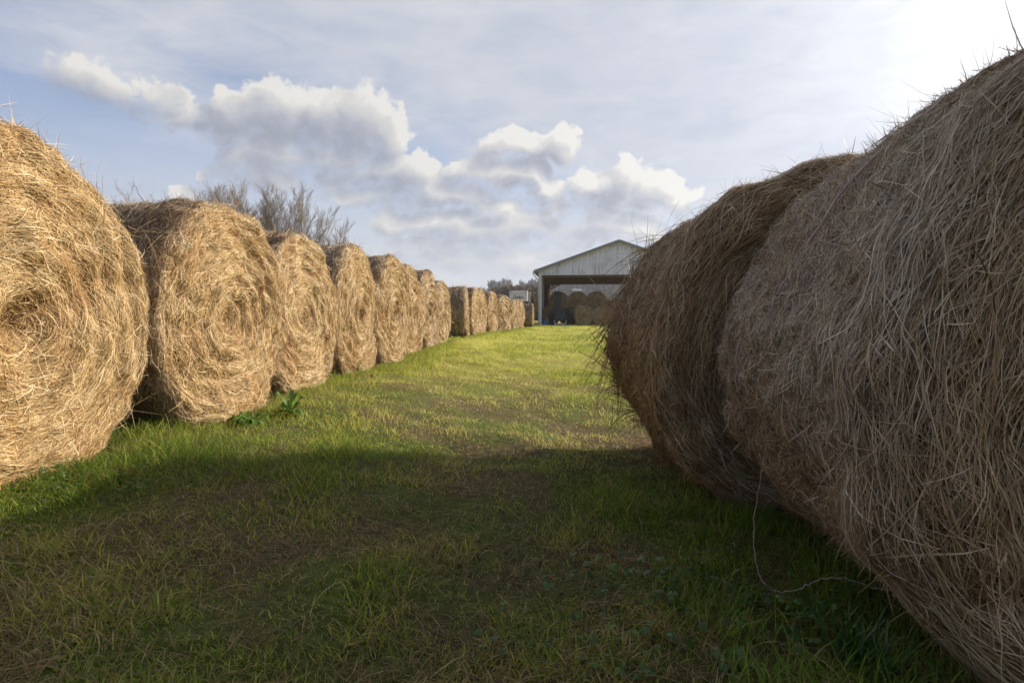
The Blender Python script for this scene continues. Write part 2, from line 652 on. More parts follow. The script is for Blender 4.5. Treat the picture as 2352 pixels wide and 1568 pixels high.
class Bale:
    """a round bale: local +X is the end face that shows, local Z is up, its base at z = 0"""
    def __init__(self, seed, R=0.79, L=1.25, rc=0.10, dome=0.03, pit=0.05, lump=1.0, sag=0.05, flat=0.45):
        self.rng = np.random.default_rng(seed)
        self.R, self.L = R, L
        Rf = R - rc
        segs = [Rf, rc * math.pi / 2, L - 2 * rc, rc * math.pi / 2, Rf]
        self.cum = np.concatenate([[0], np.cumsum(segs)])
        self.U = self.cum[-1]
        self.rc, self.Rf = rc, Rf
        nu, nt = 150, 260
        self.nu, self.nt = nu, nt
        u = np.linspace(0.0, self.U, nu)
        t = np.linspace(0, 2 * math.pi, nt, endpoint=False)
        xa, r, ax, ar = self.profile(u)
        xa, r, ax, ar = (q[:, None] + 0 * t[None, :] for q in (xa, r, ax, ar))
        T = t[None, :] + 0 * xa
        r = r * (1 + 0.022 * xa / (L / 2))
        off = seed * 3.71
        fx = xa
        yy, zz = r * np.cos(T), r * np.sin(T)
        d = 0.030 * lump * fbm(fx * 1.7 + off, yy * 1.7, zz * 1.7, 2)
        d = d + 0.009 * lump * fbm(fx * 13 + off, yy * 13, zz * 13 + off, 2)
        d = d + 0.020 * lump * fbm(fx * 5 + off, yy * 5, zz * 5 + off, 3)
        onface = np.abs(ax)
        d = d + onface * 0.011 * np.sin(r * 44 + 5 * fbm(fx * 2 + off, yy * 2, zz * 2, 2) + T)
        d = d * np.clip(r / 0.15, 0.2, 1)
        dm = dome * (1 - (r / R) ** 2) - pit * np.exp(-(r / 0.13) ** 2)
        X = xa + np.sign(ax) * onface * dm + ax * d
        Rr = r + ar * d
        Y, Z = Rr * np.cos(T), Rr * np.sin(T)
        # weight: flat foot, wider low down
        low = -0.80 * R
        Z = np.where(Z < low, low + (Z - low) * flat, Z)
        Y = Y * (1 + sag * np.clip(-Z / R + 0.3, 0, 1.2))
        Z = Z * 0.985
        self.base = -0.985 * R * (0.80 + 0.20 * flat)
        Z = Z - self.base
        self.G = np.stack([X, Y, Z], -1)
        du = np.gradient(self.G, axis=0)
        dt = np.roll(self.G, -1, 1) - np.roll(self.G, 1, 1)
        n = norm(np.cross(dt, du))
        ref = np.stack([ax, ar * np.cos(T), ar * np.sin(T)], -1)
        n = np.where((n * ref).sum(-1, keepdims=True) < 0, -n, n)
        n = norm(n * 0.7 + ref * 0.5)
        self.Nn = n
        self.dU = norm(du)
        self.parts_v, self.parts_q, self.tone, self.wx, self.sm = [], [], [], [], []
        # core
        i = (np.arange(nu - 1) * nt)[:, None]
        j = np.arange(nt)[None, :]
        j2 = (j + 1) % nt
        Q = np.stack([i + j, i + j2, i + nt + j2, i + nt + j], -1).reshape(-1, 4)
        V = (self.G - self.Nn * 0.012).reshape(-1, 3)
        self.W_side = 0.0
        self.W_face = 0.0
        self._core = (V, Q)

    def profile(self, u):
        R, L, rc, Rf = self.R, self.L, self.rc, self.Rf
        c = self.cum
        xa = np.full_like(u, L / 2)
        r = u.copy()
        ax = np.ones_like(u)
        ar = np.zeros_like(u)
        m = (u > c[1]) & (u <= c[2])
        a = (u - c[1]) / rc
        xa = np.where(m, L / 2 - rc + rc * np.cos(a), xa)
        r = np.where(m, Rf + rc * np.sin(a), r)
        ax = np.where(m, np.cos(a), ax)
        ar = np.where(m, np.sin(a), ar)
        m = (u > c[2]) & (u <= c[3])
        xa = np.where(m, L / 2 - rc - (u - c[2]), xa)
        r = np.where(m, R, r)
        ax = np.where(m, 0, ax)
        ar = np.where(m, 1, ar)
        m = (u > c[3]) & (u <= c[4])
        a = (u - c[3]) / rc
        xa = np.where(m, -L / 2 + rc - rc * np.sin(a), xa)
        r = np.where(m, Rf + rc * np.cos(a), r)
        ax = np.where(m, -np.sin(a), ax)
        ar = np.where(m, np.cos(a), ar)
        m = u > c[4]
        xa = np.where(m, -L / 2, xa)
        r = np.where(m, Rf - (u - c[4]), r)
        ax = np.where(m, -1, ax)
        ar = np.where(m, 0, ar)
        return xa, np.maximum(r, 1e-4), ax, ar

    def look(self, grid, u, t):
        fu = np.clip(u / self.U * (self.nu - 1), 0, self.nu - 1.001)
        ft = (t / (2 * math.pi) * self.nt) % self.nt
        iu = fu.astype(int)
        it = ft.astype(int) % self.nt
        a, b = (fu - iu)[..., None], (ft - np.floor(ft))[..., None]
        it2 = (it + 1) % self.nt
        return (grid[iu, it] * (1 - a) * (1 - b) + grid[iu + 1, it] * a * (1 - b)
                + grid[iu, it2] * (1 - a) * b + grid[iu + 1, it2] * a * b)

    def weather(self, u):
        """0 on the end faces, 1 round the outside"""
        return sstep(self.cum[1] - 0.02, self.cum[2] + 0.03, u)

    def put(self, P, side, hw, tone, wx):
        V, Q = ribbon_arrays(P, side, hw)
        K = P.shape[1]
        self.parts_v.append(V)
        self.parts_q.append(Q)
        self.tone.append(np.repeat(tone, 2 * K))
        self.wx.append(np.repeat(wx, 2 * K))
        self.sm.append(np.zeros(len(Q), bool))

    def strands(self, n, u0, u1, sig, ln, width, lift=0.006, wild=0.05, w0=None, tone_c=0.5, tone_s=0.2, K=6, t0=0, t1=2 * math.pi, deep=0.010):
        rng = self.rng
        uu = np.linspace(u0, u1, 400)
        _, r, _, _ = self.profile(uu)
        cdf = np.cumsum(r + 0.02)
        cdf = cdf / cdf[-1]
        u = np.interp(rng.random(n), cdf, uu)
        t = t0 + rng.random(n) * (t1 - t0)
        lens = ln[0] + (ln[1] - ln[0]) * rng.random(n) ** 1.7
        # strands lie in locks that share a direction
        xa, r0, _, _ = self.profile(u)
        lock = fbm(xa * 6 + 11, r0 * np.cos(t) * 6, r0 * np.sin(t) * 6, 2)
        a = rng.normal(0, sig, n) + lock * sig * 0.6 + np.where(rng.random(n) < 0.5, 0, math.pi)
        odd = rng.random(n) < wild
        a = np.where(odd, rng.random(n) * 2 * math.pi, a)
        curl = rng.normal(0, 0.05, n) * np.where(rng.random(n) < 0.08, 3, 1)
        h0 = rng.random(n) ** 1.5 * deep - 0.003
        up1 = rng.exponential(lift, n) * np.where(rng.random(n) < 0.06, 4, 1)
        up2 = rng.exponential(lift * 0.5, n)
        step = lens / (K - 1)
        P = np.empty((n, K, 3))
        Nn = np.empty((n, K, 3))
        cu, ct = u.copy(), t.copy()
        for k in range(K):
            q = k / (K - 1)
            nn = self.look(self.Nn, cu, ct)
            P[:, k] = self.look(self.G, cu, ct) + nn * (h0 + up1 * q ** 2 + up2 * (1 - q) ** 2)[:, None]
            Nn[:, k] = nn
            aa = a + curl * k
            _, rr, _, _ = self.profile(cu)
            cu = np.clip(cu + step * np.sin(aa), 0.01, self.U - 0.01)
            ct = ct + step * np.cos(aa) / np.maximum(rr, 0.07)
        tan = norm(np.gradient(P, axis=1))
        Nn = norm(Nn)
        s = norm(np.cross(tan, Nn))
        psi = rng.normal(0, 0.55, n)[:, None, None]
        side = norm(s * np.cos(psi) + Nn * np.sin(psi))
        w = width[0] + (width[1] - width[0]) * rng.random(n) ** 2
        q = np.linspace(0, 1, K)
        hw = w[:, None] * 0.5 * (1 - 0.65 * np.abs(2 * q - 1) ** 3)[None, :]
        # under strands get a darker tone the deeper they lie
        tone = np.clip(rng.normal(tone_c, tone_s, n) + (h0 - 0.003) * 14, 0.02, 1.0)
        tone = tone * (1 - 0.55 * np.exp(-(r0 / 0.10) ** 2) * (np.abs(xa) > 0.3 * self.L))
        wx = self.weather(u) * self.W_side + (1 - self.weather(u)) * self.W_face if w0 is None else np.full(n, w0)
        if self.W_side > 0.9:      # the outside weathers grey on top and stays brown low down
            wx = wx + 0.85 * sstep(1.15, 0.25, P[:, 0, 2]) * self.weather(u)
        wx = np.clip(wx + rng.normal(0, 0.15, n), 0, 2)
        self.put(P, side, hw, tone, wx)

    def loose(self, n, u0, u1, ln, width, t0=0.0, t1=2 * math.pi, out=0.5, droop=1.0, tone_c=0.5, K=7, u_dir=0.0):
        """stems that stand off the surface and droop"""
        rng = self.rng
        u = u0 + (u1 - u0) * rng.random(n)
        t = t0 + (t1 - t0) * rng.random(n)
        P0 = self.look(self.G, u, t)
        nn = norm(self.look(self.Nn, u, t))
        dU = norm(self.look(self.dU, u, t))
        cir = norm(np.cross(nn, dU))
        a = rng.normal(0, 0.7, n)[:, None] + np.where(rng.random(n) < 0.5, 0, math.pi)[:, None]
        d = nn * (out * (0.4 + rng.random(n)))[:, None] + cir * np.cos(a) + dU * (np.sin(a) * 0.7 + u_dir)
        d = norm(d)
        lens = ln[0] + (ln[1] - ln[0]) * rng.random(n) ** 1.5
        q = np.linspace(0, 1, K)
        s = lens[:, None] * q[None, :]
        bend = norm(rng.normal(0, 1, (n, 3)))
        P = P0[:, None, :] + d[:, None, :] * s[..., None] + bend[:, None, :] * (s ** 2 * 0.7)[..., None]
        P[..., 2] -= droop * (rng.random(n) * 1.3)[:, None] * s ** 2
        P[..., 2] = np.maximum(P[..., 2], 0.01)
        tan = norm(np.gradient(P, axis=1))
        sd = norm(np.cross(tan, norm(rng.normal(0, 1, (n, 3)))[:, None, :]))
        w = width[0] + (width[1] - width[0]) * rng.random(n) ** 2
        hw = w[:, None] * 0.5 * (1 - 0.7 * q ** 2)[None, :]
        tone = np.clip(rng.normal(tone_c, 0.2, n), 0.05, 1)
        wx = np.clip(self.weather(u) * self.W_side + (1 - self.weather(u)) * self.W_face + rng.normal(0, 0.15, n), 0, 2)
        self.put(P, sd, hw, tone, wx)

    def build(self, name, loc, yaw, tilt=0.0):
        V, Q = self._core
        nv = len(V)
        uu = np.linspace(0, self.U, self.nu)
        cw = np.repeat(self.weather(uu) * self.W_side + (1 - self.weather(uu)) * self.W_face, self.nt)
        vs, qs, b = [V], [Q], nv
        for v, q in zip(self.parts_v, self.parts_q):
            qs.append(q + b)
            vs.append(v)
            b += len(v)
        tone = np.concatenate([np.full(nv, 0.16)] + self.tone)
        wx = np.concatenate([cw] + self.wx)
        sm = np.concatenate([np.ones(len(Q), bool)] + self.sm)
        o = np_mesh(name, np.concatenate(vs), np.concatenate(qs), attrs={'tone': tone, 'weather': wx}, mat=M_HAY, smooth=sm)
        o.location = loc
        o.rotation_euler = (tilt, 0, yaw)
        return o


G_SUN = "round hay bales in the sunlit row"
# apex x of the face, depth, contact y, face yaw in degrees, strands on the face and round the side, label
ROW = [
    (66, 2.51, 1100, -2, 80000, 18000, "huge sunlit round hay bale cut off by the left edge of the photo"),
    (543, 4.10, 962, -3, 56000, 24000, "sunlit hay bale with a long dark top, beside the bale cut by the photo's edge"),
    (704, 5.60, 888, -3, 36000, 14000, "third hay bale of the sunlit row, just past the leafy dock plants"),
    (826, 7.15, 848, -3, 24000, 11000, "fourth hay bale of the sunlit row, with the dark tall grass tuft at its foot"),
    (909, 8.55, 831, -5, 13000, 9000, "fifth hay bale of the sunlit row, a dark gap before its face"),
    (947, 10.1, 810, -4, 7000, 5000, "sixth hay bale of the sunlit row, touching the fifth bale's far edge"),
    (990, 11.8, 796, -6, 6000, 4500, "seventh hay bale of the sunlit row, its dark shoulder next to the sixth"),
    (1019, 13.7, 788, -6, 5000, 3500, "eighth hay bale of the sunlit row, last one before the wide gap"),
    (1072, 17.0, 774, 3, 4500, 4500, "hay bale showing a wide dark side just past the gap in the sunlit row"),
    (1096, 18.6, 771, -9, 3500, 2500, "hay bale tucked between the dark-sided bale and a slightly lower one"),
    (1108, 20.0, 768, -9, 3500, 2500, "slightly lower hay bale whose face closes the middle run of the row"),
    (1132, 22.0, 764, -11, 3000, 2500, "slim-looking upright hay bale standing alone between two dark gaps"),
    (1160, 24.4, 761, -25, 3000, 3000, "squat hay bale turned to show a broad face below the white camper"),
    (1182, 29.6, 756, -9, 2200, 1600, "narrow sliver of a hay bale directly under the camper lettering"),
    (1191, 31.4, 754, -10, 2200, 1600, "hay bale with a pale face beneath the right half of the camper nose"),
    (1199, 33.4, 753, -10, 2200, 1600, "hay bale just before the last gap, under the camper's lower right corner"),
    (1224, 37.2, 752, -3, 2200, 2200, "last hay bale of the sunlit row, next to the barn's corner post"),
]
FOOT = []       # footprints, for keeping grass out of the bales
for i, (px, d, py, yaw, nf, ns, label) in enumerate(ROW):
    rr = random.Random(100 + i)
    R = (0.79, 0.765, 0.77)[i] if i < 3 else 0.80 * (1 + (rr.uniform(-0.03, 0.03) if i > 3 else rr.uniform(-0.012, 0.012)))
    L = 1.28
    c = at(px, py, d)
    a = math.radians(yaw)
    nrm = Vector((math.cos(a), math.sin(a), 0))
    b = Bale(20 + i, R=R, L=L, rc=rr.uniform(0.045, 0.07), dome=rr.uniform(0.01, 0.035), pit=0.13 if i == 0 else rr.uniform(0.04, 0.10), lump=rr.uniform(0.9, 1.6), sag=rr.uniform(0.0, 0.08), flat=rr.uniform(0.35, 0.6))
    b.W_side = 0.85  # sides pushed greyer and darker to deepen their shaded shoulders
    b.W_face = (0.0, 0.0, 0.10, 0.06)[i] if i < 4 else rr.uniform(0.0, 0.32)
    tc = 0.56 + rr.uniform(-0.08, 0.06)
    sc = max(1.0, (d / 3.0) ** 0.62)
    c1, c2, c3 = b.cum[1], b.cum[2], b.cum[3]
    wd = (0.0014 * sc, 0.0034 * sc)
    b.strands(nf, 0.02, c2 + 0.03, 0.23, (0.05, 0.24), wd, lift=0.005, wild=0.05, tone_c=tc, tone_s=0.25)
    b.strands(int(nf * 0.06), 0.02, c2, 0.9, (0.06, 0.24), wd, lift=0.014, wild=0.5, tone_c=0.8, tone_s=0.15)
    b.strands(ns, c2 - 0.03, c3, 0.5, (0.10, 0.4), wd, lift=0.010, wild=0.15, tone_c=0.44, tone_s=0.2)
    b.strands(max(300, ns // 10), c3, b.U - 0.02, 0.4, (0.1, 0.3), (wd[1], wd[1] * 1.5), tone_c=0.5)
    b.loose(int(260 / sc ** 2) + 40, c1, c2 + 0.1, (0.05, 0.22), wd, out=0.6, droop=1.5)
    b.loose(int(160 / sc ** 2) + 30, c2, c3, (0.05, 0.28), wd, t0=0.3, t1=2.9, out=0.5, droop=0.8)
    pos = c - nrm * (L / 2)
    base = min(gz(c.x, c.y), gz(pos.x, pos.y)) - 0.02
    o = b.build("hay_bale", (pos.x, pos.y, base), a)
    tag(o, label, "hay bale", G_SUN)
    FOOT.append((pos.x, pos.y, a, L / 2, R * 0.55))

# the two shaded bales on the right
G_SHADE = "shaded round hay bales on the right"


def shade_bale(seed, near, phi, L, R, nf, ns, label, wd, t_rng, sag=0.08, rc=0.13, wface=0.6, wside=0.92):
    """near: middle of the near end (x, y); phi: heading of the axis from straight ahead"""
    b = Bale(seed, R=R, L=L, rc=rc, dome=0.0, pit=0.03, lump=1.25, sag=sag, flat=0.5)
    b.W_side = wside
    b.W_face = wface
    c1, c2, c3 = b.cum[1], b.cum[2], b.cum[3]
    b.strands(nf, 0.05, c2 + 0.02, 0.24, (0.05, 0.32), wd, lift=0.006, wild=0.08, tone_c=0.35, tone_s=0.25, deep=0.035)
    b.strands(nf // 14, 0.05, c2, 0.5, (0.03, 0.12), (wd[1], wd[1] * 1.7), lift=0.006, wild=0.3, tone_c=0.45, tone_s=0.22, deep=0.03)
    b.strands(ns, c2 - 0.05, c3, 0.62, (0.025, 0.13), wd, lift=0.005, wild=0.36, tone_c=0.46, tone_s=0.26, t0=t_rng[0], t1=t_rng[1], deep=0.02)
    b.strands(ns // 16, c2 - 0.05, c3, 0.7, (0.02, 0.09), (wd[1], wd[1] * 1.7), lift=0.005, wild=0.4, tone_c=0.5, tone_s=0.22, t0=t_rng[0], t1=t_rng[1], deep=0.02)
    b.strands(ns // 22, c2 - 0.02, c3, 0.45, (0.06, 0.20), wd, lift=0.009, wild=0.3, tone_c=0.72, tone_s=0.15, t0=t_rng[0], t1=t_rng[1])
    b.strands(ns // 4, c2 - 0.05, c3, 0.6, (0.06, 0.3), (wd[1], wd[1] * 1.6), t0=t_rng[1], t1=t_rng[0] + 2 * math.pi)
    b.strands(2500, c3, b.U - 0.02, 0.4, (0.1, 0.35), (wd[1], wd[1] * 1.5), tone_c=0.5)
    b.loose(300, c1, c2 + 0.12, (0.04, 0.15), wd, out=0.32, droop=1.6, t0=1.0, t1=3.5)
    b.loose(150, c2, c3, (0.02, 0.10), wd, out=0.35, droop=1.2, t0=0.9, t1=3.3)
    fwd = Vector((math.sin(phi), math.cos(phi), 0))
    pos = Vector((near[0], near[1], 0)) + fwd * (L / 2)
    yaw = math.atan2(-fwd.y, -fwd.x)
    base = gz(near[0], near[1] + 0.2) - 0.03
    FOOT.append((pos.x, pos.y, yaw, L / 2, R * 0.5))
    return b, (pos.x, pos.y, base), yaw, label


b1, p1, y1, l1 = shade_bale(67, (1.668, 1.12), math.radians(4.5), 1.45, 0.868, 84000, 200000,
                            "weathered grey hay bale in shade with pink twine, filling the photo's right edge", (0.0010, 0.0029), (1.0, 4.5), sag=0.10, wface=1.8)
c3 = b1.cum[3]
R1 = b1.build("hay_bale", p1, y1)
tag(R1, l1, "hay bale", G_SHADE)
b2, p2, y2, l2 = shade_bale(62, (1.535, 2.64), math.radians(-0.4), 1.32, 0.845, 64000, 76000,
                            "dark brown hay bale in shade with stems hanging off its far edge", (0.0014, 0.0036), (1.0, 4.5), sag=0.08, rc=0.09, wface=1.95, wside=1.6)
c3 = b2.cum[3]
b2.loose(620, c3 - 0.12, b2.cum[4], (0.15, 0.42), (0.003, 0.006), t0=2.2, t1=4.1, out=0.45, droop=1.9, tone_c=0.35, u_dir=0.25)
b2.loose(110, b2.cum[2] + 0.1, c3, (0.10, 0.30), (0.003, 0.005), t0=1.3, t1=2.6, out=0.28, droop=1.5, tone_c=0.4)
R2 = b2.build("hay_bale", p2, y2)
tag(R2, l2, "hay bale", G_SHADE)
#--PART2--
# ------------------------------------------------------------------ twine on the near shaded bale
def lift_points(b, obj, uts, off=0.012):
    """points on a bale's surface in its own space, from (u, t) pairs"""
    u = np.array([p[0] for p in uts])
    t = np.array([p[1] for p in uts])
    P = b.look(b.G, u, t) + norm(b.look(b.Nn, u, t)) * off
    return [Vector(p) for p in P]


def smooth_line(pts, n):
    """catmull-rom through pts"""
    pts = [np.array(p, float) for p in pts]
    pts = [2 * pts[0] - pts[1]] + pts + [2 * pts[-1] - pts[-2]]
    out = []
    for i in range(1, len(pts) - 2):
        p0, p1, p2, p3 = pts[i - 1:i + 3]
        for j in range(n):
            s = j / n
            out.append(0.5 * ((2 * p1) + (-p0 + p2) * s + (2 * p0 - 5 * p1 + 4 * p2 - p3) * s * s + (-p0 + 3 * p1 - 3 * p2 + p3) * s ** 3))
    out.append(pts[-2])
    return [Vector(p) for p in out]


M_TWINE = plain("pink_twine", (0.50, 0.35, 0.35), 0.8, vary=0.2, scale=40)
rt = random.Random(5)
side0, side1 = b1.cum[2], b1.cum[3]
SL = side1 - side0


def twine(uts, rad, name="twine", label=None):
    pts = smooth_line(lift_points(b1, R1, uts, 0.022), 6)
    pts = [p + Vector((rt.uniform(-1, 1), rt.uniform(-1, 1), rt.uniform(-1, 1))) * 0.004 for p in pts]
    m = MB()
    m.tube(pts, rad, 5)
    o = m.build(name, M_TWINE, R1, smooth=True)
    if label:
        o['label'] = label


pi = math.pi
twine([(side0 + SL * f, t) for f, t in ((0.10, 1.45), (0.22, 1.9), (0.36, 2.35), (0.47, 2.7), (0.55, 3.0), (0.62, 3.35))], 0.0036)
twine([(side0 + SL * f, t) for f, t in ((0.74, 2.5), (0.76, 2.8), (0.79, 3.1), (0.83, 3.4), (0.88, 3.7))], 0.0036)
# the end that has come loose hangs out over the grass
inv = Matrix.Translation(R1.location) @ R1.rotation_euler.to_matrix().to_4x4()
inv = inv.inverted()
hang = [(1762, 1000, 2.15), (1748, 1090, 2.10), (1735, 1170, 2.04), (1731, 1235, 1.96), (1737, 1300, 1.88), (1758, 1343, 1.79), (1792, 1359, 1.74), (1830, 1353, 1.70), (1870, 1334, 1.68), (1905, 1326, 1.66), (1960, 1332, 1.65), (2020, 1352, 1.63), (2080, 1360, 1.62)]
hp = smooth_line([inv @ at(*h) for h in hang], 6)
m = MB()
m.tube([p + Vector((rt.uniform(-1, 1), rt.uniform(-1, 1), rt.uniform(-1, 1))) * 0.003 for p in hp], 0.0010, 5)
o = m.build("twine", M_TWINE, R1, smooth=True)
o['label'] = "loose twine end hanging in a loop"
# torn shreds of net near the crown
m = MB()
for j in range(46):
    f, t = 0.66 + rt.gauss(0, 0.05), 2.02 + rt.gauss(0, 0.10)
    uts = []
    for q in range(5):
        uts.append((side0 + SL * min(0.98, max(0.02, f)), t))
        f += rt.gauss(0.0, 0.012)
        t += rt.gauss(-0.012, 0.03)
    m.tube(lift_points(b1, R1, uts, 0.020 + rt.random() * 0.022), 0.0016, 3)
m.build("torn_netting", M_TWINE, R1)['kind'] = 'stuff'

# ------------------------------------------------------------------ grass
rngg = np.random.default_rng(99)


def on_ground(px, py):
    """where the lane is, as seen at (px, py)"""
    d = at(px, py, 1.0) - Vector((0, 0, CAM_Z))
    k = 1.0
    for _ in range(60):
        p = Vector((0, 0, CAM_Z)) + d * k
        k += (p.z - gz(p.x, p.y)) / -d.z * 0.7
    return Vector((0, 0, CAM_Z)) + d * k


def inside_bale(x, y):
    r = np.zeros(len(x), bool)
    for (bx, by, a, hx, hy) in FOOT:
        dx, dy = x - bx, y - by
        u = dx * math.cos(a) + dy * math.sin(a)
        v = -dx * math.sin(a) + dy * math.cos(a)
        r |= (np.abs(u) < hx - 0.02) & (np.abs(v) < hy)
    return r


ROWX = np.array([at(px, py, d).x for (px, d, py, *_r) in ROW])
ROWY = np.array([at(px, py, d).y for (px, d, py, *_r) in ROW])


def row_edge(y):
    return np.interp(y, ROWY, ROWX)


def dryness(x, y):
    n = fbm(x * 0.9 + 3, y * 0.7, np.zeros_like(x), 3) + 0.55 * fbm(x * 3.1, y * 2.6 + 9, np.zeros_like(x) + 2, 2)
    lush = sstep(1.15, 0.1, x - row_edge(y)) * sstep(1.5, 3.0, y)
    near = sstep(4.5, 2.0, y)
    return 1.15 * n - 0.08 * near - 1.1 * lush - 0.10


def scatter(n, y0, y1, power):
    """points over the lane and its surroundings, thinning out with distance"""
    v = rngg.random(n)
    e = 1 - power
    y = (y0 ** e + v * (y1 ** e - y0 ** e)) ** (1 / e)
    half = 1.2 + y * 0.95
    x = (rngg.random(n) * 2 - 1) * np.minimum(half, 9 + y * 0.12)
    x = np.where(y < 12, x, x + (y - 12) * 0.05)
    k = ~inside_bale(x, y)
    k &= x > row_edge(y) - 1.1
    return x[k], y[k]


def blades(x, y, h, w, lean, dry, tone, K=4, flat=None):
    n = len(x)
    z = ground_z(x, y) - 0.006
    a = rngg.random(n) * 2 * math.pi
    d = np.stack([np.cos(a), np.sin(a), np.zeros(n)], -1)
    q = np.linspace(0, 1, K)
    P = np.empty((n, K, 3))
    base = np.stack([x, y, z], -1)
    for k in range(K):
        s = q[k]
        P[:, k] = base + d * (lean * h * (0.35 * s + 0.65 * s * s))[:, None]
        P[:, k, 2] += h * (s - 0.35 * np.minimum(lean, 1.4) * s * s)
    b = rngg.random(n) * 2 * math.pi
    side = np.stack([np.cos(b), np.sin(b), np.zeros(n)], -1)[:, None, :] * np.ones((1, K, 1))
    hw = w[:, None] * 0.5 * np.array([1.0, 0.9, 0.6, 0.08])[None, :K]
    V, Q = ribbon_arrays(P, side, hw)
    return V, Q, np.repeat(tone, 2 * K), np.repeat(dry, 2 * K)


def join(parts, name, label, cat, mat=None):
    vs, qs, t, d, b = [], [], [], [], 0
    for V, Q, to, dr in parts:
        vs.append(V)
        qs.append(Q + b)
        b += len(V)
        t.append(to)
        d.append(dr)
    o = np_mesh(name, np.concatenate(vs), np.concatenate(qs), attrs={'tone': np.concatenate(t), 'dry': np.concatenate(d)}, mat=mat or M_GRASS, smooth=True)
    tag(o, label, cat, kind='stuff')
    return o


parts = []
# green sward
for (n, y0, y1, pw) in ((200000, 0.9, 7.0, 1.30), (190000, 7.0, 20.0, 1.55), (90000, 20.0, 62.0, 1.5)):
    x, y = scatter(n, y0, y1, pw)
    D = dryness(x, y)
    cl = fbm(x * 5.5, y * 4.5, np.zeros(len(x)) + 8, 2)
    keep = rngg.random(len(x)) < np.clip(0.92 - 0.55 * D + 0.35 * cl, 0.14, 1.0)
    x, y, D = x[keep], y[keep], D[keep]
    n = len(x)
    lush = sstep(0.1, -1.0, D)
    sc = np.maximum(1.0, y / 4.5) ** 0.75
    clump = 0.55 + 0.9 * sstep(-0.5, 0.9, fbm(x * 5.5, y * 4.5, np.zeros(n) + 8, 2))
    h = clump * (0.022 + 0.038 * rngg.random(n) ** 1.6 + 0.026 * lush + 0.02 * np.clip(-D, 0, 1)) * (1 + 0.25 * (sc - 1) * 0.35)
    w = (0.0024 + 0.0022 * rngg.random(n)) * sc
    dry = np.clip((rngg.random(n) < np.clip(0.15 + 0.18 * D, 0.04, 0.45)).astype(float) + rngg.normal(0, 0.08, n), 0, 1)
    tone = np.clip(0.50 + 0.12 * D + 0.31 * sstep(2.2, 4.5, y) + rngg.normal(0, 0.2, n) - 0.16 * lush, 0.02, 1)  # blades past the shadow edge are painted brighter for the sunlit strip
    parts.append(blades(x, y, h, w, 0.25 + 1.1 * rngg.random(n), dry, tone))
# taller grass along the feet of the bales and by the near shaded bale
x = rngg.normal(0, 0.10, 9000)
i = rngg.integers(0, len(ROW) - 4, 9000)
y = ROWY[i] + rngg.uniform(-0.8, 0.8, 9000)
x = row_edge(y) + 0.05 + np.abs(x)
n = len(x)
parts.append(blades(x, y, 0.035 + 0.075 * rngg.random(n) ** 2, (0.003 + 0.002 * rngg.random(n)) * np.maximum(1, y / 4.5) ** 0.7, 0.2 + 0.7 * rngg.random(n), (rngg.random(n) < 0.1) * 1.0, np.clip(rngg.normal(0.42, 0.15, n), 0, 1)))
n = 4200
cx = rngg.integers(0, 60, n)
tx = rngg.uniform(0.45, 1.15, 60)
ty = rngg.uniform(0.95, 2.6, 60)
x, y = tx[cx] + rngg.normal(0, 0.045, n), ty[cx] + rngg.normal(0, 0.045, n)
parts.append(blades(x, y, 0.04 + 0.09 * rngg.random(n), 0.003 + 0.003 * rngg.random(n), 0.2 + 0.9 * rngg.random(n), (rngg.random(n) < 0.06) * 1.0, np.clip(rngg.normal(0.28, 0.14, n), 0, 1)))
join(parts, "grass", "short patchy green grass growing over the lane between the bale rows", "grass")

# dead stems lying in the sward
parts = []
for (n, y0, y1, pw) in ((85000, 0.9, 7.0, 1.4), (50000, 7.0, 26.0, 1.6)):
    x, y = scatter(n, y0, y1, pw)
    D = dryness(x, y)
    keep = rngg.random(len(x)) < np.clip(0.22 + 0.50 * D, 0.03, 1.0)
    x, y, D = x[keep], y[keep], D[keep]
    n = len(x)
    sc = np.maximum(1.0, y / 4.5) ** 0.75
    ln = 0.035 + 0.10 * rngg.random(n) ** 2
    a = rngg.random(n) * 2 * math.pi
    K = 4
    q = np.linspace(-0.5, 0.5, K)
    bend = rngg.normal(0, 0.2, n)
    P = np.empty((n, K, 3))
    up = rngg.random(n) ** 2 * 0.04 + 0.004
    tilt = rngg.normal(0, 0.14, n)
    for k in range(K):
        s = q[k] * ln
        P[:, k, 0] = x + np.cos(a) * s - np.sin(a) * bend * s * s / ln
        P[:, k, 1] = y + np.sin(a) * s + np.cos(a) * bend * s * s / ln
        P[:, k, 2] = ground_z(P[:, k, 0], P[:, k, 1]) + up * (1 - 2 * abs(q[k])) + 0.006 + np.abs(tilt * s)
    sd = np.stack([-np.sin(a), np.cos(a), rngg.normal(0, 0.7, n)], -1)
    sd = norm(sd)[:, None, :] * np.ones((1, K, 1))
    w = (0.0012 + 0.0018 * rngg.random(n) ** 2) * sc
    hw = w[:, None] * 0.5 * np.array([0.5, 1, 1, 0.3])[None, :]
    V, Q = ribbon_arrays(P, sd, hw)
    tone = np.clip(rngg.normal(0.33, 0.2, n), 0.02, 1)
    dr = np.clip(rngg.normal(1.0, 0.12, n), 0.5, 1)
    parts.append((V, Q, np.repeat(tone, 2 * K), np.repeat(dr, 2 * K)))
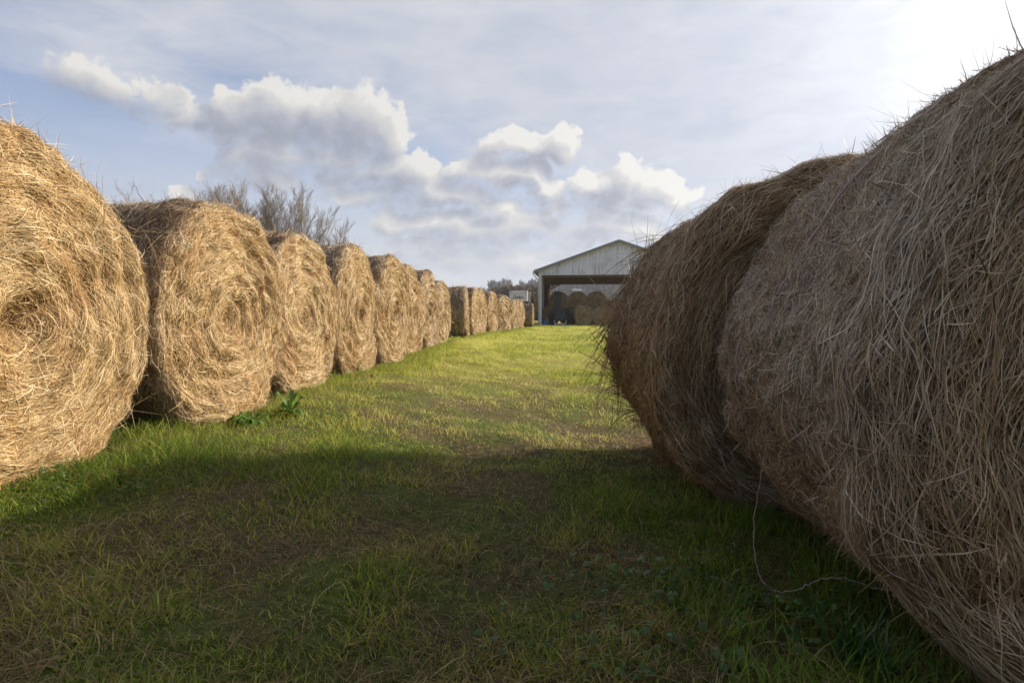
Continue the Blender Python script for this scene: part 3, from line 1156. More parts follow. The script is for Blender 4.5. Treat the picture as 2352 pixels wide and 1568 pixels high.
# hay shed at the bale feet
x = rngg.normal(0, 0.22, 24000)
i = rngg.integers(0, len(ROW), 24000)
y = ROWY[i] + rngg.uniform(-0.8, 0.8, 24000)
x = row_edge(y) + np.abs(x) * 0.6 - 0.03
n = len(x)
parts.append(blades(x, y, 0.02 + 0.05 * rngg.random(n), (0.002 + 0.002 * rngg.random(n)) * np.maximum(1, y / 4.5) ** 0.7, 1.2 + 1.2 * rngg.random(n), np.ones(n), np.clip(rngg.normal(0.55, 0.2, n), 0, 1)))
n = 6000
y = rngg.uniform(0.95, 4.1, n)
x = 0.86 + 0.03 * np.sin(y * 3) - np.abs(rngg.normal(0, 0.09, n)) + 0.12
parts.append(blades(x, y, 0.012 + 0.04 * rngg.random(n), 0.002 + 0.002 * rngg.random(n), 1.3 + 1.5 * rngg.random(n), np.ones(n), np.clip(rngg.normal(0.4, 0.2, n), 0, 1)))
c0 = on_ground(165, 1092)
n = 2600
x = c0.x + rngg.normal(0, 0.13, n)
y = c0.y + rngg.normal(0, 0.05, n)
parts.append(blades(x, y, 0.015 + 0.05 * rngg.random(n), 0.002 + 0.002 * rngg.random(n), 1.3 + 1.4 * rngg.random(n), np.ones(n), np.clip(rngg.normal(0.32, 0.2, n), 0, 1)))
join(parts, "dead_grass", "brown dead stems and spilt hay lying through the sward", "dead grass")

# low round-leaved ground cover in the shade at the lower right
M_LEAF = None


def leaf_material():
    m, k, out = material("weed_leaves")
    tone = k.attr('tone')
    c = k.ramp(tone, [(0.0, (0.025, 0.062, 0.013)), (0.5, (0.065, 0.145, 0.024)), (1.0, (0.16, 0.27, 0.05))])
    p = k.n('ShaderNodeBsdfPrincipled')
    k.link(c, p.inputs['Base Color'])
    p.inputs['Roughness'].default_value = 0.42
    tr = k.n('ShaderNodeBsdfTranslucent')
    k.link(c, tr.inputs[0])
    mx = k.n('ShaderNodeMixShader')
    mx.inputs[0].default_value = 0.3
    k.link(p.outputs[0], mx.inputs[1])
    k.link(tr.outputs[0], mx.inputs[2])
    k.link(mx.outputs[0], out.inputs[0])
    return m


M_LEAF = leaf_material()


def leaf_cover():
    V, F, T = [], [], []
    r = random.Random(17)
    spots = [(at(r.gauss(1640, 130), r.gauss(1400, 70), 1.0), 0.08) for _ in range(26)]
    spots += [(at(r.gauss(230, 110), r.gauss(1190, 25), 1.0), 0.08) for _ in range(9)]
    for s, sp in spots:
        d = s - Vector((0, 0, CAM_Z))
        kk = -(CAM_Z + 0.05) / d.z
        c = Vector((0, 0, CAM_Z)) + d * kk
        for _ in range(r.randint(9, 22)):
            x, y = c.x + r.gauss(0, sp), c.y + r.gauss(0, sp)
            z = gz(x, y) + r.uniform(0.025, 0.075)
            a0 = r.uniform(0, 6.28)
            tilt = Matrix.Rotation(r.gauss(0, 0.35), 3, 'X') @ Matrix.Rotation(r.gauss(0, 0.35), 3, 'Y')
            tone = min(1, max(0, r.gauss(0.3, 0.2)))
            size = r.uniform(0.006, 0.0125)
            nl = r.choice((3, 3, 5))
            for j in range(nl):
                a = a0 + 6.283 * j / nl
                b = len(V)
                outl = [(0.05, 0), (0.5, 0.42), (0.95, 0.55), (1.25, 0.3), (1.12, 0.0), (1.25, -0.3), (0.95, -0.55), (0.5, -0.42)]
                for (u, v) in outl:
                    u, v = u * size, v * size * (1.25 if nl == 3 else 0.85)
                    p = tilt @ Vector((u * math.cos(a) - v * math.sin(a), u * math.sin(a) + v * math.cos(a), -0.25 * u + 0.10 * abs(v)))
                    V.append((x + p.x, y + p.y, z + p.z))
                    T.append(tone)
                F.append(tuple(range(b, b + 8)))
    me = bpy.data.meshes.new("clover")
    me.from_pydata(V, [], F)
    at_ = me.attributes.new('tone', 'FLOAT', 'POINT')
    at_.data.foreach_set('value', T)
    me.materials.append(M_LEAF)
    o = bpy.data.objects.new("clover", me)
    COL.objects.link(o)
    tag(o, "dark lobed clover leaves spread low through the shaded grass", "clover", kind='stuff')


leaf_cover()


def leafy_plant(name, loc, n, length, width, up, seed, label, cat, tone=0.5):
    """rosette of long leaves, one mesh"""
    r = np.random.default_rng(seed)
    Vs, Qs, Ts, b = [], [], [], 0
    K = 8
    for i in range(n):
        a = 2 * math.pi * (i + r.random() * 0.8) / n
        L = length * (0.6 + 0.5 * r.random())
        W = width * (0.7 + 0.5 * r.random())
        rise = up * (0.5 + 0.8 * r.random())
        q = np.linspace(0, 1, K)
        out = L * np.sin(q * (1.5 - rise * 0.6)) * (0.25 + 0.75 * (1 - rise * 0.5))
        zz = L * (rise * q - (0.75 * (1 - rise * 0.4)) * q ** 2.4)
        wv = W * np.sin(np.pi * np.clip(q * 0.93 + 0.07, 0, 1)) ** 0.7 * 0.5 + 0.002
        d = np.array([math.cos(a), math.sin(a), 0])
        s = np.array([-math.sin(a), math.cos(a), 0])
        mid = d * out[:, None] + np.array([0, 0, 1.0]) * zz[:, None]
        wav = 0.012 * np.sin(q * 14 + r.random() * 6)[:, None]
        A = mid - s * wv[:, None] + np.array([0, 0, 1]) * (wv[:, None] * 0.35 + wav)
        B = mid + s * wv[:, None] + np.array([0, 0, 1]) * (wv[:, None] * 0.35 - wav)
        V = np.stack([A, mid, B], 1).reshape(-1, 3)
        bb = np.arange(K - 1) * 3
        Q = np.concatenate([np.stack([bb, bb + 1, bb + 4, bb + 3], -1), np.stack([bb + 1, bb + 2, bb + 5, bb + 4], -1)]) + b
        Vs.append(V)
        Qs.append(Q)
        Ts.append(np.full(len(V), np.clip(tone + r.normal(0, 0.18), 0, 1)))
        b += len(V)
    o = np_mesh(name, np.concatenate(Vs), np.concatenate(Qs), attrs={'tone': np.concatenate(Ts)}, mat=M_LEAF, smooth=True)
    o.location = loc
    tag(o, label, cat)
    return o


G_DOCK = "dock plants by the sunlit row"
leafy_plant("dock_plant", on_ground(572, 972), 26, 0.19, 0.045, 0.6, 1, "low spreading dock plant in front of the bale with the long dark top", "plant", 0.85)
leafy_plant("dock_plant", on_ground(668, 952), 18, 0.21, 0.036, 1.0, 2, "taller dock plant with upright leaf blades, nearer the third bale", "plant", 0.75).__setitem__('group', G_DOCK)
bpy.data.objects["dock_plant"]['group'] = G_DOCK
leafy_plant("leafy_weed", on_ground(1700, 1535), 9, 0.09, 0.035, 0.6, 3, "small grey-green weed rosette in the deep shade near the bottom edge", "plant", 0.75)


def tuft(loc, n, h, seed, label):
    r = np.random.default_rng(seed)
    K = 5
    a = r.random(n) * 6.283
    d = np.stack([np.cos(a), np.sin(a), np.zeros(n)], -1)
    ln = h * (0.5 + 0.6 * r.random(n))
    le = 0.25 + 0.7 * r.random(n)
    q = np.linspace(0, 1, K)
    P = np.empty((n, K, 3))
    base = np.stack([r.normal(0, 0.04, n), r.normal(0, 0.04, n), np.zeros(n) - 0.01], -1)
    for k in range(K):
        P[:, k] = base + d * (ln * le * q[k] ** 1.7)[:, None]
        P[:, k, 2] += ln * (q[k] - 0.25 * le * q[k] ** 2)
    sd = np.stack([-np.sin(a), np.cos(a), np.zeros(n)], -1)[:, None, :] * np.ones((1, K, 1))
    hw = 0.004 * np.array([1, 1, 0.8, 0.5, 0.1])[None, :] * np.ones((n, 1))
    V, Q = ribbon_arrays(P, sd, hw)
    o = np_mesh("grass_tuft", V, Q, attrs={'tone': np.repeat(np.clip(r.normal(0.42, 0.2, n), 0, 1), 2 * K)}, mat=M_LEAF, smooth=True)
    o.location = loc
    tag(o, label, "grass tuft", "tall grass tufts")


tuft(on_ground(808, 858), 140, 0.24, 4, "dark spiky grass tuft at the foot of the fourth sunlit bale")
tuft(on_ground(1985, 1540), 110, 0.17, 5, "tall dark grass tuft under the curve of the twine-tied bale")

# one red bloom in the grass
fl = on_ground(853, 882)
M_RED = plain("red_petal", (0.42, 0.07, 0.03), 0.5)
M_STEM = plain("stem_green", (0.09, 0.14, 0.03), 0.6)
root = empty("wild_flower", fl)
tag(root, "single small red flower standing in the grass beside the row", "flower")
m = MB()
m.tube([(0, 0, -0.01), (0.004, 0, 0.03), (0.0, 0.004, 0.07)], [0.003, 0.0025, 0.002], 5)
m.build("stem", M_STEM, root)
m = MB()
for j in range(6):
    a = j * 1.047
    d = Vector((math.cos(a), math.sin(a), 0))
    s = Vector((-math.sin(a), math.cos(a), 0))
    c = Vector((0, 0.004, 0.068))
    m.add([c, c + d * 0.012 + s * 0.009 + Vector((0, 0, 0.014)), c + d * 0.013 + Vector((0, 0, 0.034)), c + d * 0.012 - s * 0.009 + Vector((0, 0, 0.014))], [(0, 1, 2, 3)])
m.build("petal", M_RED, root)

# ------------------------------------------------------------------ the open hay barn
def metal_sheet(name, c, stain=0.5):
    m, k, out = material(name)
    tc = k.n('ShaderNodeTexCoord')
    mp = k.n('ShaderNodeMapping')
    k.link(tc.outputs['Object'], mp.inputs[0])
    mp.inputs['Scale'].default_value = (7.5, 7.5, 0.35)
    s1 = k.noise(mp.outputs[0], 1.6, 6, 0.7)
    n2 = k.noise(tc.outputs['Object'], 0.9, 4, 0.6)
    f = k.smooth(k.math('MULTIPLY_ADD', n2, 0.5, k.math('MULTIPLY', s1, 0.8)), 0.62, 0.84)
    f = k.math('MULTIPLY', f, stain)
    dk = tuple(x * 0.38 for x in c) + (1,)
    col = k.mix(f, tuple(c) + (1,), dk)
    principled(k, out, col, 0.5, 0.0, 0.35)
    return m


M_GABLE = metal_sheet("weathered_white_sheet", (0.66, 0.655, 0.81), 0.85)  # tinted lavender to offset green grass bounce and give a skylit grey
M_ROOF = metal_sheet("grey_roof_sheet", (0.32, 0.30, 0.33), 0.5)
M_TRIM = plain("grey_trim", (0.22, 0.21, 0.25), 0.5)  # base colour lowered and cooled against warm light reflected off grass and hay
M_POST = plain("white_post", (0.60, 0.58, 0.66), 0.5, vary=0.1)
M_WOOD = plain("old_timber", (0.13, 0.085, 0.05), 0.8)
def skylight_sheet():
    m, k, out = material("yellowed_skylight_sheet")
    d = k.n('ShaderNodeBsdfDiffuse')
    d.inputs[0].default_value = (0.45, 0.36, 0.16, 1)
    t = k.n('ShaderNodeBsdfTranslucent')
    t.inputs[0].default_value = (0.50, 0.38, 0.14, 1)
    x = k.n('ShaderNodeMixShader')
    x.inputs[0].default_value = 0.3
    k.link(d.outputs[0], x.inputs[1])
    k.link(t.outputs[0], x.inputs[2])
    k.link(x.outputs[0], out.inputs[0])
    return m


M_BACKSHEET = skylight_sheet()
M_GUT = plain("gutter_metal", (0.52, 0.50, 0.50), 0.45)

BD = 47.6
bp = at(1419.6, 743, BD)
BZ = gz(2.4, 48.0) - 0.02
HW, BL = 6.25, 12.6
EAVE, APEX, HEAD = 4.36, 6.72, 4.02     # above the barn floor
SLOPE = (APEX - EAVE) / (HW + 0.45)
barn = empty("hay_barn", (bp.x, bp.y, BZ), -math.radians(6))
tag(barn, "open-ended pole barn with a stained pale metal gable, at the lane's end", "barn")


def roof_z(x):
    return APEX - SLOPE * abs(x)


def gable(y, name, mat, head, label=None):
    xs = []
    x = -HW + 0.12
    while x < HW - 0.12:
        for dx, o in ((0.0, 0.0), (0.17, 0.0), (0.19, 0.022), (0.215, 0.022)):
            if x + dx < HW - 0.12:
                xs.append((x + dx, o))
        x += 0.235
    xs.append((HW - 0.12, 0.0))
    if not any(abs(q[0]) < 1e-4 for q in xs):
        xs.append((0.0, 0.0))
        xs.sort()
    V, Q = [], []
    for (x, o) in xs:
        V += [(x, y - o, head), (x, y - o, roof_z(x) - 0.10)]
    for i in range(len(xs) - 1):
        Q.append((2 * i, 2 * i + 2, 2 * i + 3, 2 * i + 1))
    n = len(V)
    V += [(v[0], v[1] + 0.03, v[2]) for v in V]
    Q += [(n + a, n + d, n + c, n + b) for (a, b, c, d) in Q]
    return np_mesh(name, np.array(V), np.array(Q), mat=mat, parent=barn)


gable(-0.03, "gable_panel", M_GABLE, HEAD)
g2 = gable(BL - 0.05, "gable_panel", M_BACKSHEET, HEAD)
g2['label'] = "far gable panel of yellowed sheet"
# roof: two ribbed slopes
for sgn in (-1, 1):
    V, Q = [], []
    ys = []
    y = -0.30
    while y < BL + 0.30:
        ys += [(y, 0), (y + 0.20, 0), (y + 0.22, 0.025), (y + 0.25, 0.025)]
        y += 0.27
    for (y, o) in ys:
        for x in (0.0, HW + 0.45):
            V.append((sgn * x, y, roof_z(x) + o + 0.02))
    for i in range(len(ys) - 1):
        Q.append((2 * i, 2 * i + 1, 2 * i + 3, 2 * i + 2))
    n = len(V)
    V += [(v[0], v[1], v[2] - 0.05) for v in V]
    Q += [(a + n, d + n, c + n, b + n) for (a, b, c, d) in Q]
    np_mesh("roof", np.array(V), np.array(Q), mat=M_ROOF, parent=barn)
    for yy in (-0.34, BL + 0.28):
        m = MB()
        m.bar((0, yy, roof_z(0) - 0.055), (sgn * (HW + 0.47), yy, roof_z(HW + 0.47) - 0.055), 0.05, 0.20)
        m.build("fascia", M_TRIM, barn)
    # gutter and its downspout
    m = MB()
    gx = sgn * (HW + 0.52)
    gzv = roof_z(HW + 0.45) - 0.04
    prof = [(-0.07, 0.06), (-0.06, -0.02), (-0.03, -0.06), (0.03, -0.06), (0.06, -0.02), (0.07, 0.06), (0.06, 0.06), (0.05, -0.015), (0.025, -0.05), (-0.025, -0.05), (-0.05, -0.015), (-0.06, 0.06)]
    m.prism([(gx + a, 0, gzv + b) for a, b in prof], (0, -0.38, 0), (0, BL + 0.35, 0))
    gut = m.build("gutter", M_GUT, barn)
    m = MB()
    m.tube([(gx, -0.20, gzv - 0.06), (gx - sgn * 0.02, -0.20, gzv - 0.25), (sgn * (HW + 0.10), -0.16, gzv - 0.72), (sgn * (HW + 0.07), -0.14, gzv - 0.95), (sgn * (HW + 0.07), -0.14, 0.05)], 0.045, 8)
    m.build("downspout", M_GUT, gut, smooth=True)
    # long wall, ribbed sheet
    V, Q = [], []
    ys = []
    y = 0.30
    while y < BL - 0.30:
        ys += [(y, 0), (y + 0.17, 0), (y + 0.19, 0.022), (y + 0.215, 0.022)]
        y += 0.235
    for (y, o) in ys:
        V += [(sgn * (HW - 0.02 + o), y, 0.05), (sgn * (HW - 0.02 + o), y, EAVE - 0.02)]
    for i in range(len(ys) - 1):
        Q.append((2 * i, 2 * i + 2, 2 * i + 3, 2 * i + 1))
    n = len(V)
    V += [(v[0] - sgn * 0.04, v[1], v[2]) for v in V]
    Q += [(a + n, d + n, c + n, b + n) for (a, b, c, d) in Q]
    np_mesh("side_wall", np.array(V), np.array(Q), mat=M_GABLE, parent=barn)
    # posts
    for yy, mt in ((0.10, M_POST), (BL * 0.36, M_WOOD), (BL * 0.68, M_WOOD), (BL - 0.12, M_WOOD)):
        m = MB()
        if yy < 0.2:
            m.box((sgn * (HW - 0.02), yy, (EAVE + 0.05) / 2 - 0.1), (0.27, 0.24, EAVE + 0.25))
        else:
            m.box((sgn * (HW - 0.22), yy, (EAVE - 0.1) / 2 - 0.1), (0.2, 0.2, EAVE))
        m.build("post", mt, barn, bevel=0.012)
# headers, trusses, purlins
for yy in (0.16, BL - 0.22):
    m = MB()
    m.box((0, yy, HEAD - 0.02), (2 * HW - 0.5, 0.14, 0.32))
    m.build("header_beam", M_WOOD, barn)
for yy in (0.55, BL * 0.34, BL * 0.67, BL - 0.6):
    m = MB()
    for sgn in (-1, 1):
        m.bar((0, yy, APEX - 0.28), (sgn * (HW - 0.2), yy, roof_z(HW - 0.2) - 0.26), 0.06, 0.2)
        m.bar((sgn * (HW - 0.3), yy + 0.07, EAVE - 1.0), (sgn * (HW - 2.2), yy + 0.07, EAVE - 0.05), 0.05, 0.14)
        m.bar((sgn * 2.0, yy + 0.07, EAVE - 0.15), (sgn * 0.8, yy + 0.07, APEX - 0.6), 0.05, 0.12)
    m.bar((-HW + 0.3, yy + 0.14, EAVE - 0.14), (HW - 0.3, yy + 0.14, EAVE - 0.14), 0.06, 0.2)
    m.build("truss", M_WOOD, barn)
m = MB()
for sgn in (-1, 1):
    for q in range(8):
        x = sgn * (0.5 + q * 0.78)
        m.box((x, BL / 2, roof_z(x) - 0.11), (0.09, BL - 0.4, 0.09))
m.build("purlins", M_WOOD, barn)


def in_barn(px, d):
    """lane point under px, d metres out, on the barn floor"""
    p = at(px, 740, d)
    return p.x, p.y


# bales stacked in the barn
def make_small(seed):
    rr = random.Random(seed)
    b = Bale(seed, R=0.84, L=1.3, rc=0.11, dome=0.02, pit=0.05, lump=0.9, sag=0.03, flat=0.6)
    b.W_side = 0.8
    b.W_face = 0.12
    b.strands(2600, 0.02, b.cum[2] + 0.03, 0.3, (0.12, 0.4), (0.012, 0.024), lift=0.008, tone_c=0.5)
    b.strands(1500, b.cum[2] - 0.03, b.cum[3], 0.5, (0.12, 0.4), (0.012, 0.024), lift=0.01, tone_c=0.45)
    b.strands(600, b.cum[3], b.U - 0.02, 0.4, (0.12, 0.4), (0.014, 0.026), tone_c=0.5)
    return b


PROTO = [make_small(s).build("hay_bale", (0, 0, 0), 0) for s in (81, 82, 83)]
G_BARN = "round hay bales stacked in the barn"
HB = 1.50
STACK = [
    (1264, 51.0, 0.0, "bottom hay bale in the barn's left corner, behind the dark tractor"),
    (1306, 51.0, 0.0, "dark bottom hay bale in the barn between the tractor and the pale front bale"),
    (1347, 51.2, 0.0, "rear bottom hay bale in the barn directly behind the pale front bale"),
    (1390, 51.2, 0.0, "rear bottom hay bale at the right end of the barn's back stack"),
    (1341, 49.0, 0.0, "pale front hay bale on the barn floor, nearest the barn opening"),
    (1385, 48.8, 0.0, "front hay bale on the barn floor, half hidden by the dark bale's hanging stems"),
    (1284, 50.9, 1.20, "upper hay bale in the barn, behind the tractor's tall mast"),
    (1327, 51.0, 1.20, "middle upper hay bale in the barn, above the pale front bale"),
    (1370, 51.1, 1.20, "upper hay bale at the right end of the barn's top row"),
]
for i, (px, d, h, label) in enumerate(STACK):
    src = PROTO[i % 3]
    if i < 3:
        o = src
    else:
        o = src.copy()
        COL.objects.link(o)
    x, y = in_barn(px, d)
    a = -math.pi / 2 - math.radians(4) + random.Random(i).uniform(-0.05, 0.05)
    c = Vector((x, y, 0)) - Vector((math.cos(a), math.sin(a), 0)) * 0.65
    o.location = (c.x, c.y, BZ + h)
    o.rotation_euler = (0, 0, a)
    tag(o, label, "hay bale", G_BARN)

# dark tractor parked in front of the stack
M_DARK = plain("grimy_dark_paint", (0.05, 0.045, 0.037), 0.6)
M_TYRE = plain("tyre_rubber", (0.022, 0.022, 0.022), 0.85)
M_STEEL = plain("pale_steel", (0.42, 0.43, 0.44), 0.45)
tx, ty = in_barn(1287, 48.3)
trac = empty("tractor", (tx, ty, BZ), -math.radians(5))
tag(trac, "grimy dark tractor with a tall mast, parked before the barn's stacked bales", "tractor")
m = MB()
m.prism([(-0.42, 0, 0.45), (0.42, 0, 0.45), (0.46, 0, 0.95), (0.36, 0, 1.22), (-0.36, 0, 1.22), (-0.46, 0, 0.95)], (0, 0, 0), (0, 1.9, 0))
m.build("body", M_DARK, trac, bevel=0.03)
m = MB()
m.bar((-0.48, -0.12, 0.10), (0.48, -0.12, 0.10), 0.08, 0.10)
m.bar((-0.46, -0.12, 0.12), (-0.46, -0.06, 0.40), 0.07)
m.bar((0.46, -0.12, 0.12), (0.46, -0.06, 0.40), 0.07)
m.bar((0, -0.16, 0.10), (0, -0.16, 0.22), 0.06)
m.build("drawbar", M_STEEL, trac)
for sx in (-1, 1):
    m = MB()
    m.lathe((sx * 0.62 - 0.16, 0.45, 0.58), (1, 0, 0), [(0.0, 0.34), (0.0, 0.52), (0.05, 0.58), (0.27, 0.58), (0.32, 0.52), (0.32, 0.34)], 28)
    wh = m.build("wheel", M_TYRE, trac)
    m = MB()
    m.lathe((sx * 0.62 - 0.10, 0.45, 0.58), (1, 0, 0), [(0.0, 0.30), (0.03, 0.335), (0.18, 0.335), (0.20, 0.30)], 20)
    m.build("rim", M_STEEL if sx < 0 else M_DARK, wh)
    m = MB()
    m.prism([(sx * 0.62, -0.16, 1.02), (sx * 0.62, 0.15, 1.22), (sx * 0.62, 0.75, 1.24), (sx * 0.62, 1.06, 1.02), (sx * 0.62, 1.06, 0.98), (sx * 0.62, 0.75, 1.20), (sx * 0.62, 0.15, 1.18), (sx * 0.62, -0.16, 0.98)], (-0.2, 0, 0), (0.2, 0, 0))
    m.build("fender", M_DARK, trac)
m = MB()
m.box((-0.22, 0.5, 1.95), (0.60, 0.16, 1.50))
m.box((-0.30, 0.42, 2.70), (0.42, 0.34, 0.12), Matrix.Rotation(-0.15, 3, 'Y'))
m.bar((-0.42, 0.45, 2.66), (0.26, 0.45, 2.55), 0.26, 0.14)
m.build("mast", M_DARK, trac, bevel=0.03)
m = MB()
m.bar((0.05, 0.2, 1.24), (0.95, 0.1, 1.40), 0.14, 0.14)
m.bar((0.90, 0.1, 1.42), (1.15, 0.05, 1.52), 0.24, 0.10)
m.build("loader_arm", M_DARK, trac, bevel=0.02)

# blue bucket and a leaning stake at the corner post
M_BLUE = plain("blue_plastic", (0.03, 0.14, 0.42), 0.4)
bx, by = in_barn(1252.5, 47.6)
bk = empty("bucket", (bx, by, BZ + 0.02))
tag(bk, "blue plastic bucket on the grass at the barn's corner post", "bucket")
m = MB()
m.lathe((0, 0, 0), (0, 0, 1), [(0, 0.125), (0.30, 0.155), (0.30, 0.17), (0.335, 0.17), (0.335, 0.148), (0.04, 0.118)], 22)
m.build("pail", M_BLUE, bk, smooth=False)
m = MB()
m.tube([(0.165 * math.cos(q), -0.02 - 0.09 * math.sin(q), 0.31 - 0.12 * math.sin(q)) for q in np.linspace(0, math.pi, 12)], 0.006, 6)
m.build("handle", M_STEEL, bk)
m = MB()
sx_, sy_ = in_barn(1257.5, 47.5)
m.bar((0.11, 0, -0.05), (-0.10, 0.1, 0.72), 0.05, 0.035)
o = m.build("wooden_stake", plain("bare_wood", (0.42, 0.33, 0.22), 0.8), bevel=0.006)
o.location = (sx_, sy_, BZ)
tag(o, "short pale wooden stake leaning beside the blue bucket", "stake")

# ------------------------------------------------------------------ white camper behind the row
M_CAMPER = plain("camper_white", (0.70, 0.685, 0.69), 0.35, vary=0.08)
M_CAMPDARK = plain("camper_dark_side", (0.013, 0.0135, 0.016), 0.5)
M_INK = plain("lettering_black", (0.03, 0.03, 0.035), 0.5)
cp = at(1190.5, 740, 76)
cz = gz(cp.x, cp.y)
camper = empty("camper", (cp.x, cp.y, cz), -math.radians(17))
tag(camper, "white camper trailer with black script on its nose, parked beyond the bale row", "camper")
T_, B_ = 3.80, 2.42
m = MB()
m.prism([(-1.2, 0, B_), (1.2, 0, B_), (1.2, 0, T_ - 0.05), (1.0, 0, T_), (-1.0, 0, T_), (-1.2, 0, T_ - 0.05)], (0, 0, 0), (0, 0.26, 0))
m.build("nose", M_CAMPER, camper, bevel=0.05)
m = MB()
m.box((0, -0.035, T_ - 0.34), (2.36, 0.06, 0.05))
m.build("trim_strip", M_GUT, camper)
m = MB()
m.prism([(0, 0.27, B_ - 0.25), (0, 6.6, B_ - 0.45), (0, 7.4, B_ + 0.3), (0, 4.2, T_ - 0.1), (0, 0.27, T_ - 0.12)], (-1.17, 0, 0), (1.22, 0, 0))
m.build("body", M_CAMPDARK, camper, bevel=0.04)
m = MB()
m.box((0, 4.4, 1.2), (2.2, 5.2, 1.35))
m.build("underframe", M_CAMPDARK, camper)
for yy in (3.6, 4.5):
    for sx in (-1, 1):
        m = MB()
        m.lathe((sx * 1.0 - 0.11, yy, 0.36), (1, 0, 0), [(0, 0.2), (0, 0.33), (0.04, 0.37), (0.18, 0.37), (0.22, 0.33), (0.22, 0.2)], 20)
        m.build("wheel", M_TYRE, camper)
for sx in (-1, 1):
    m = MB()
    m.box((sx * 0.93, -0.02, T_ - 0.16), (0.17, 0.05, 0.08))
    m.build("marker_light", M_INK, camper)
# the script on the nose, as handwritten strokes
m = MB()
SC = 1.42
strokes = [
    [(0.20, 0.86), (0.27, 0.98), (0.22, 1.0), (0.10, 0.80), (0.01, 0.45), (0.02, 0.22), (0.10, 0.18), (0.24, 0.40)],
    [(0.24, 0.40), (0.30, 0.55), (0.26, 0.52), (0.24, 0.36), (0.29, 0.32), (0.35, 0.52), (0.35, 0.32), (0.41, 0.52), (0.42, 0.33), (0.48, 0.52), (0.49, 0.33), (0.54, 0.36)],
    [(0.66, 0.86), (0.58, 0.58), (0.53, 0.30), (0.60, 0.26), (0.66, 0.40), (0.62, 0.52), (0.58, 0.46)],
    [(0.64, 0.46), (0.70, 0.54), (0.72, 0.34), (0.76, 0.52), (0.80, 0.54)],
    [(0.84, 0.52), (0.82, 0.34), (0.87, 0.32), (0.93, 0.42)],
    [(0.86, 0.72), (0.88, 0.74)],
    [(0.93, 0.42), (1.0, 0.50), (0.96, 0.34), (1.02, 0.33), (1.08, 0.40)],
]
for st in strokes:
    pts = smooth_line([Vector((-0.70 + a * SC * 0.95, -0.035, B_ + 0.28 + b * 0.52)) for a, b in st], 4)
    m.tube(pts, 0.030, 5)
m.build("lettering", M_INK, camper)

# ------------------------------------------------------------------ trees
M_BARK = plain("grey_bark", (0.13, 0.105, 0.085), 0.85)
M_BARK2 = plain("brown_bark", (0.19, 0.14, 0.095), 0.85)
M_TWIG = plain("grey_twigs", (0.20, 0.165, 0.13), 0.85)


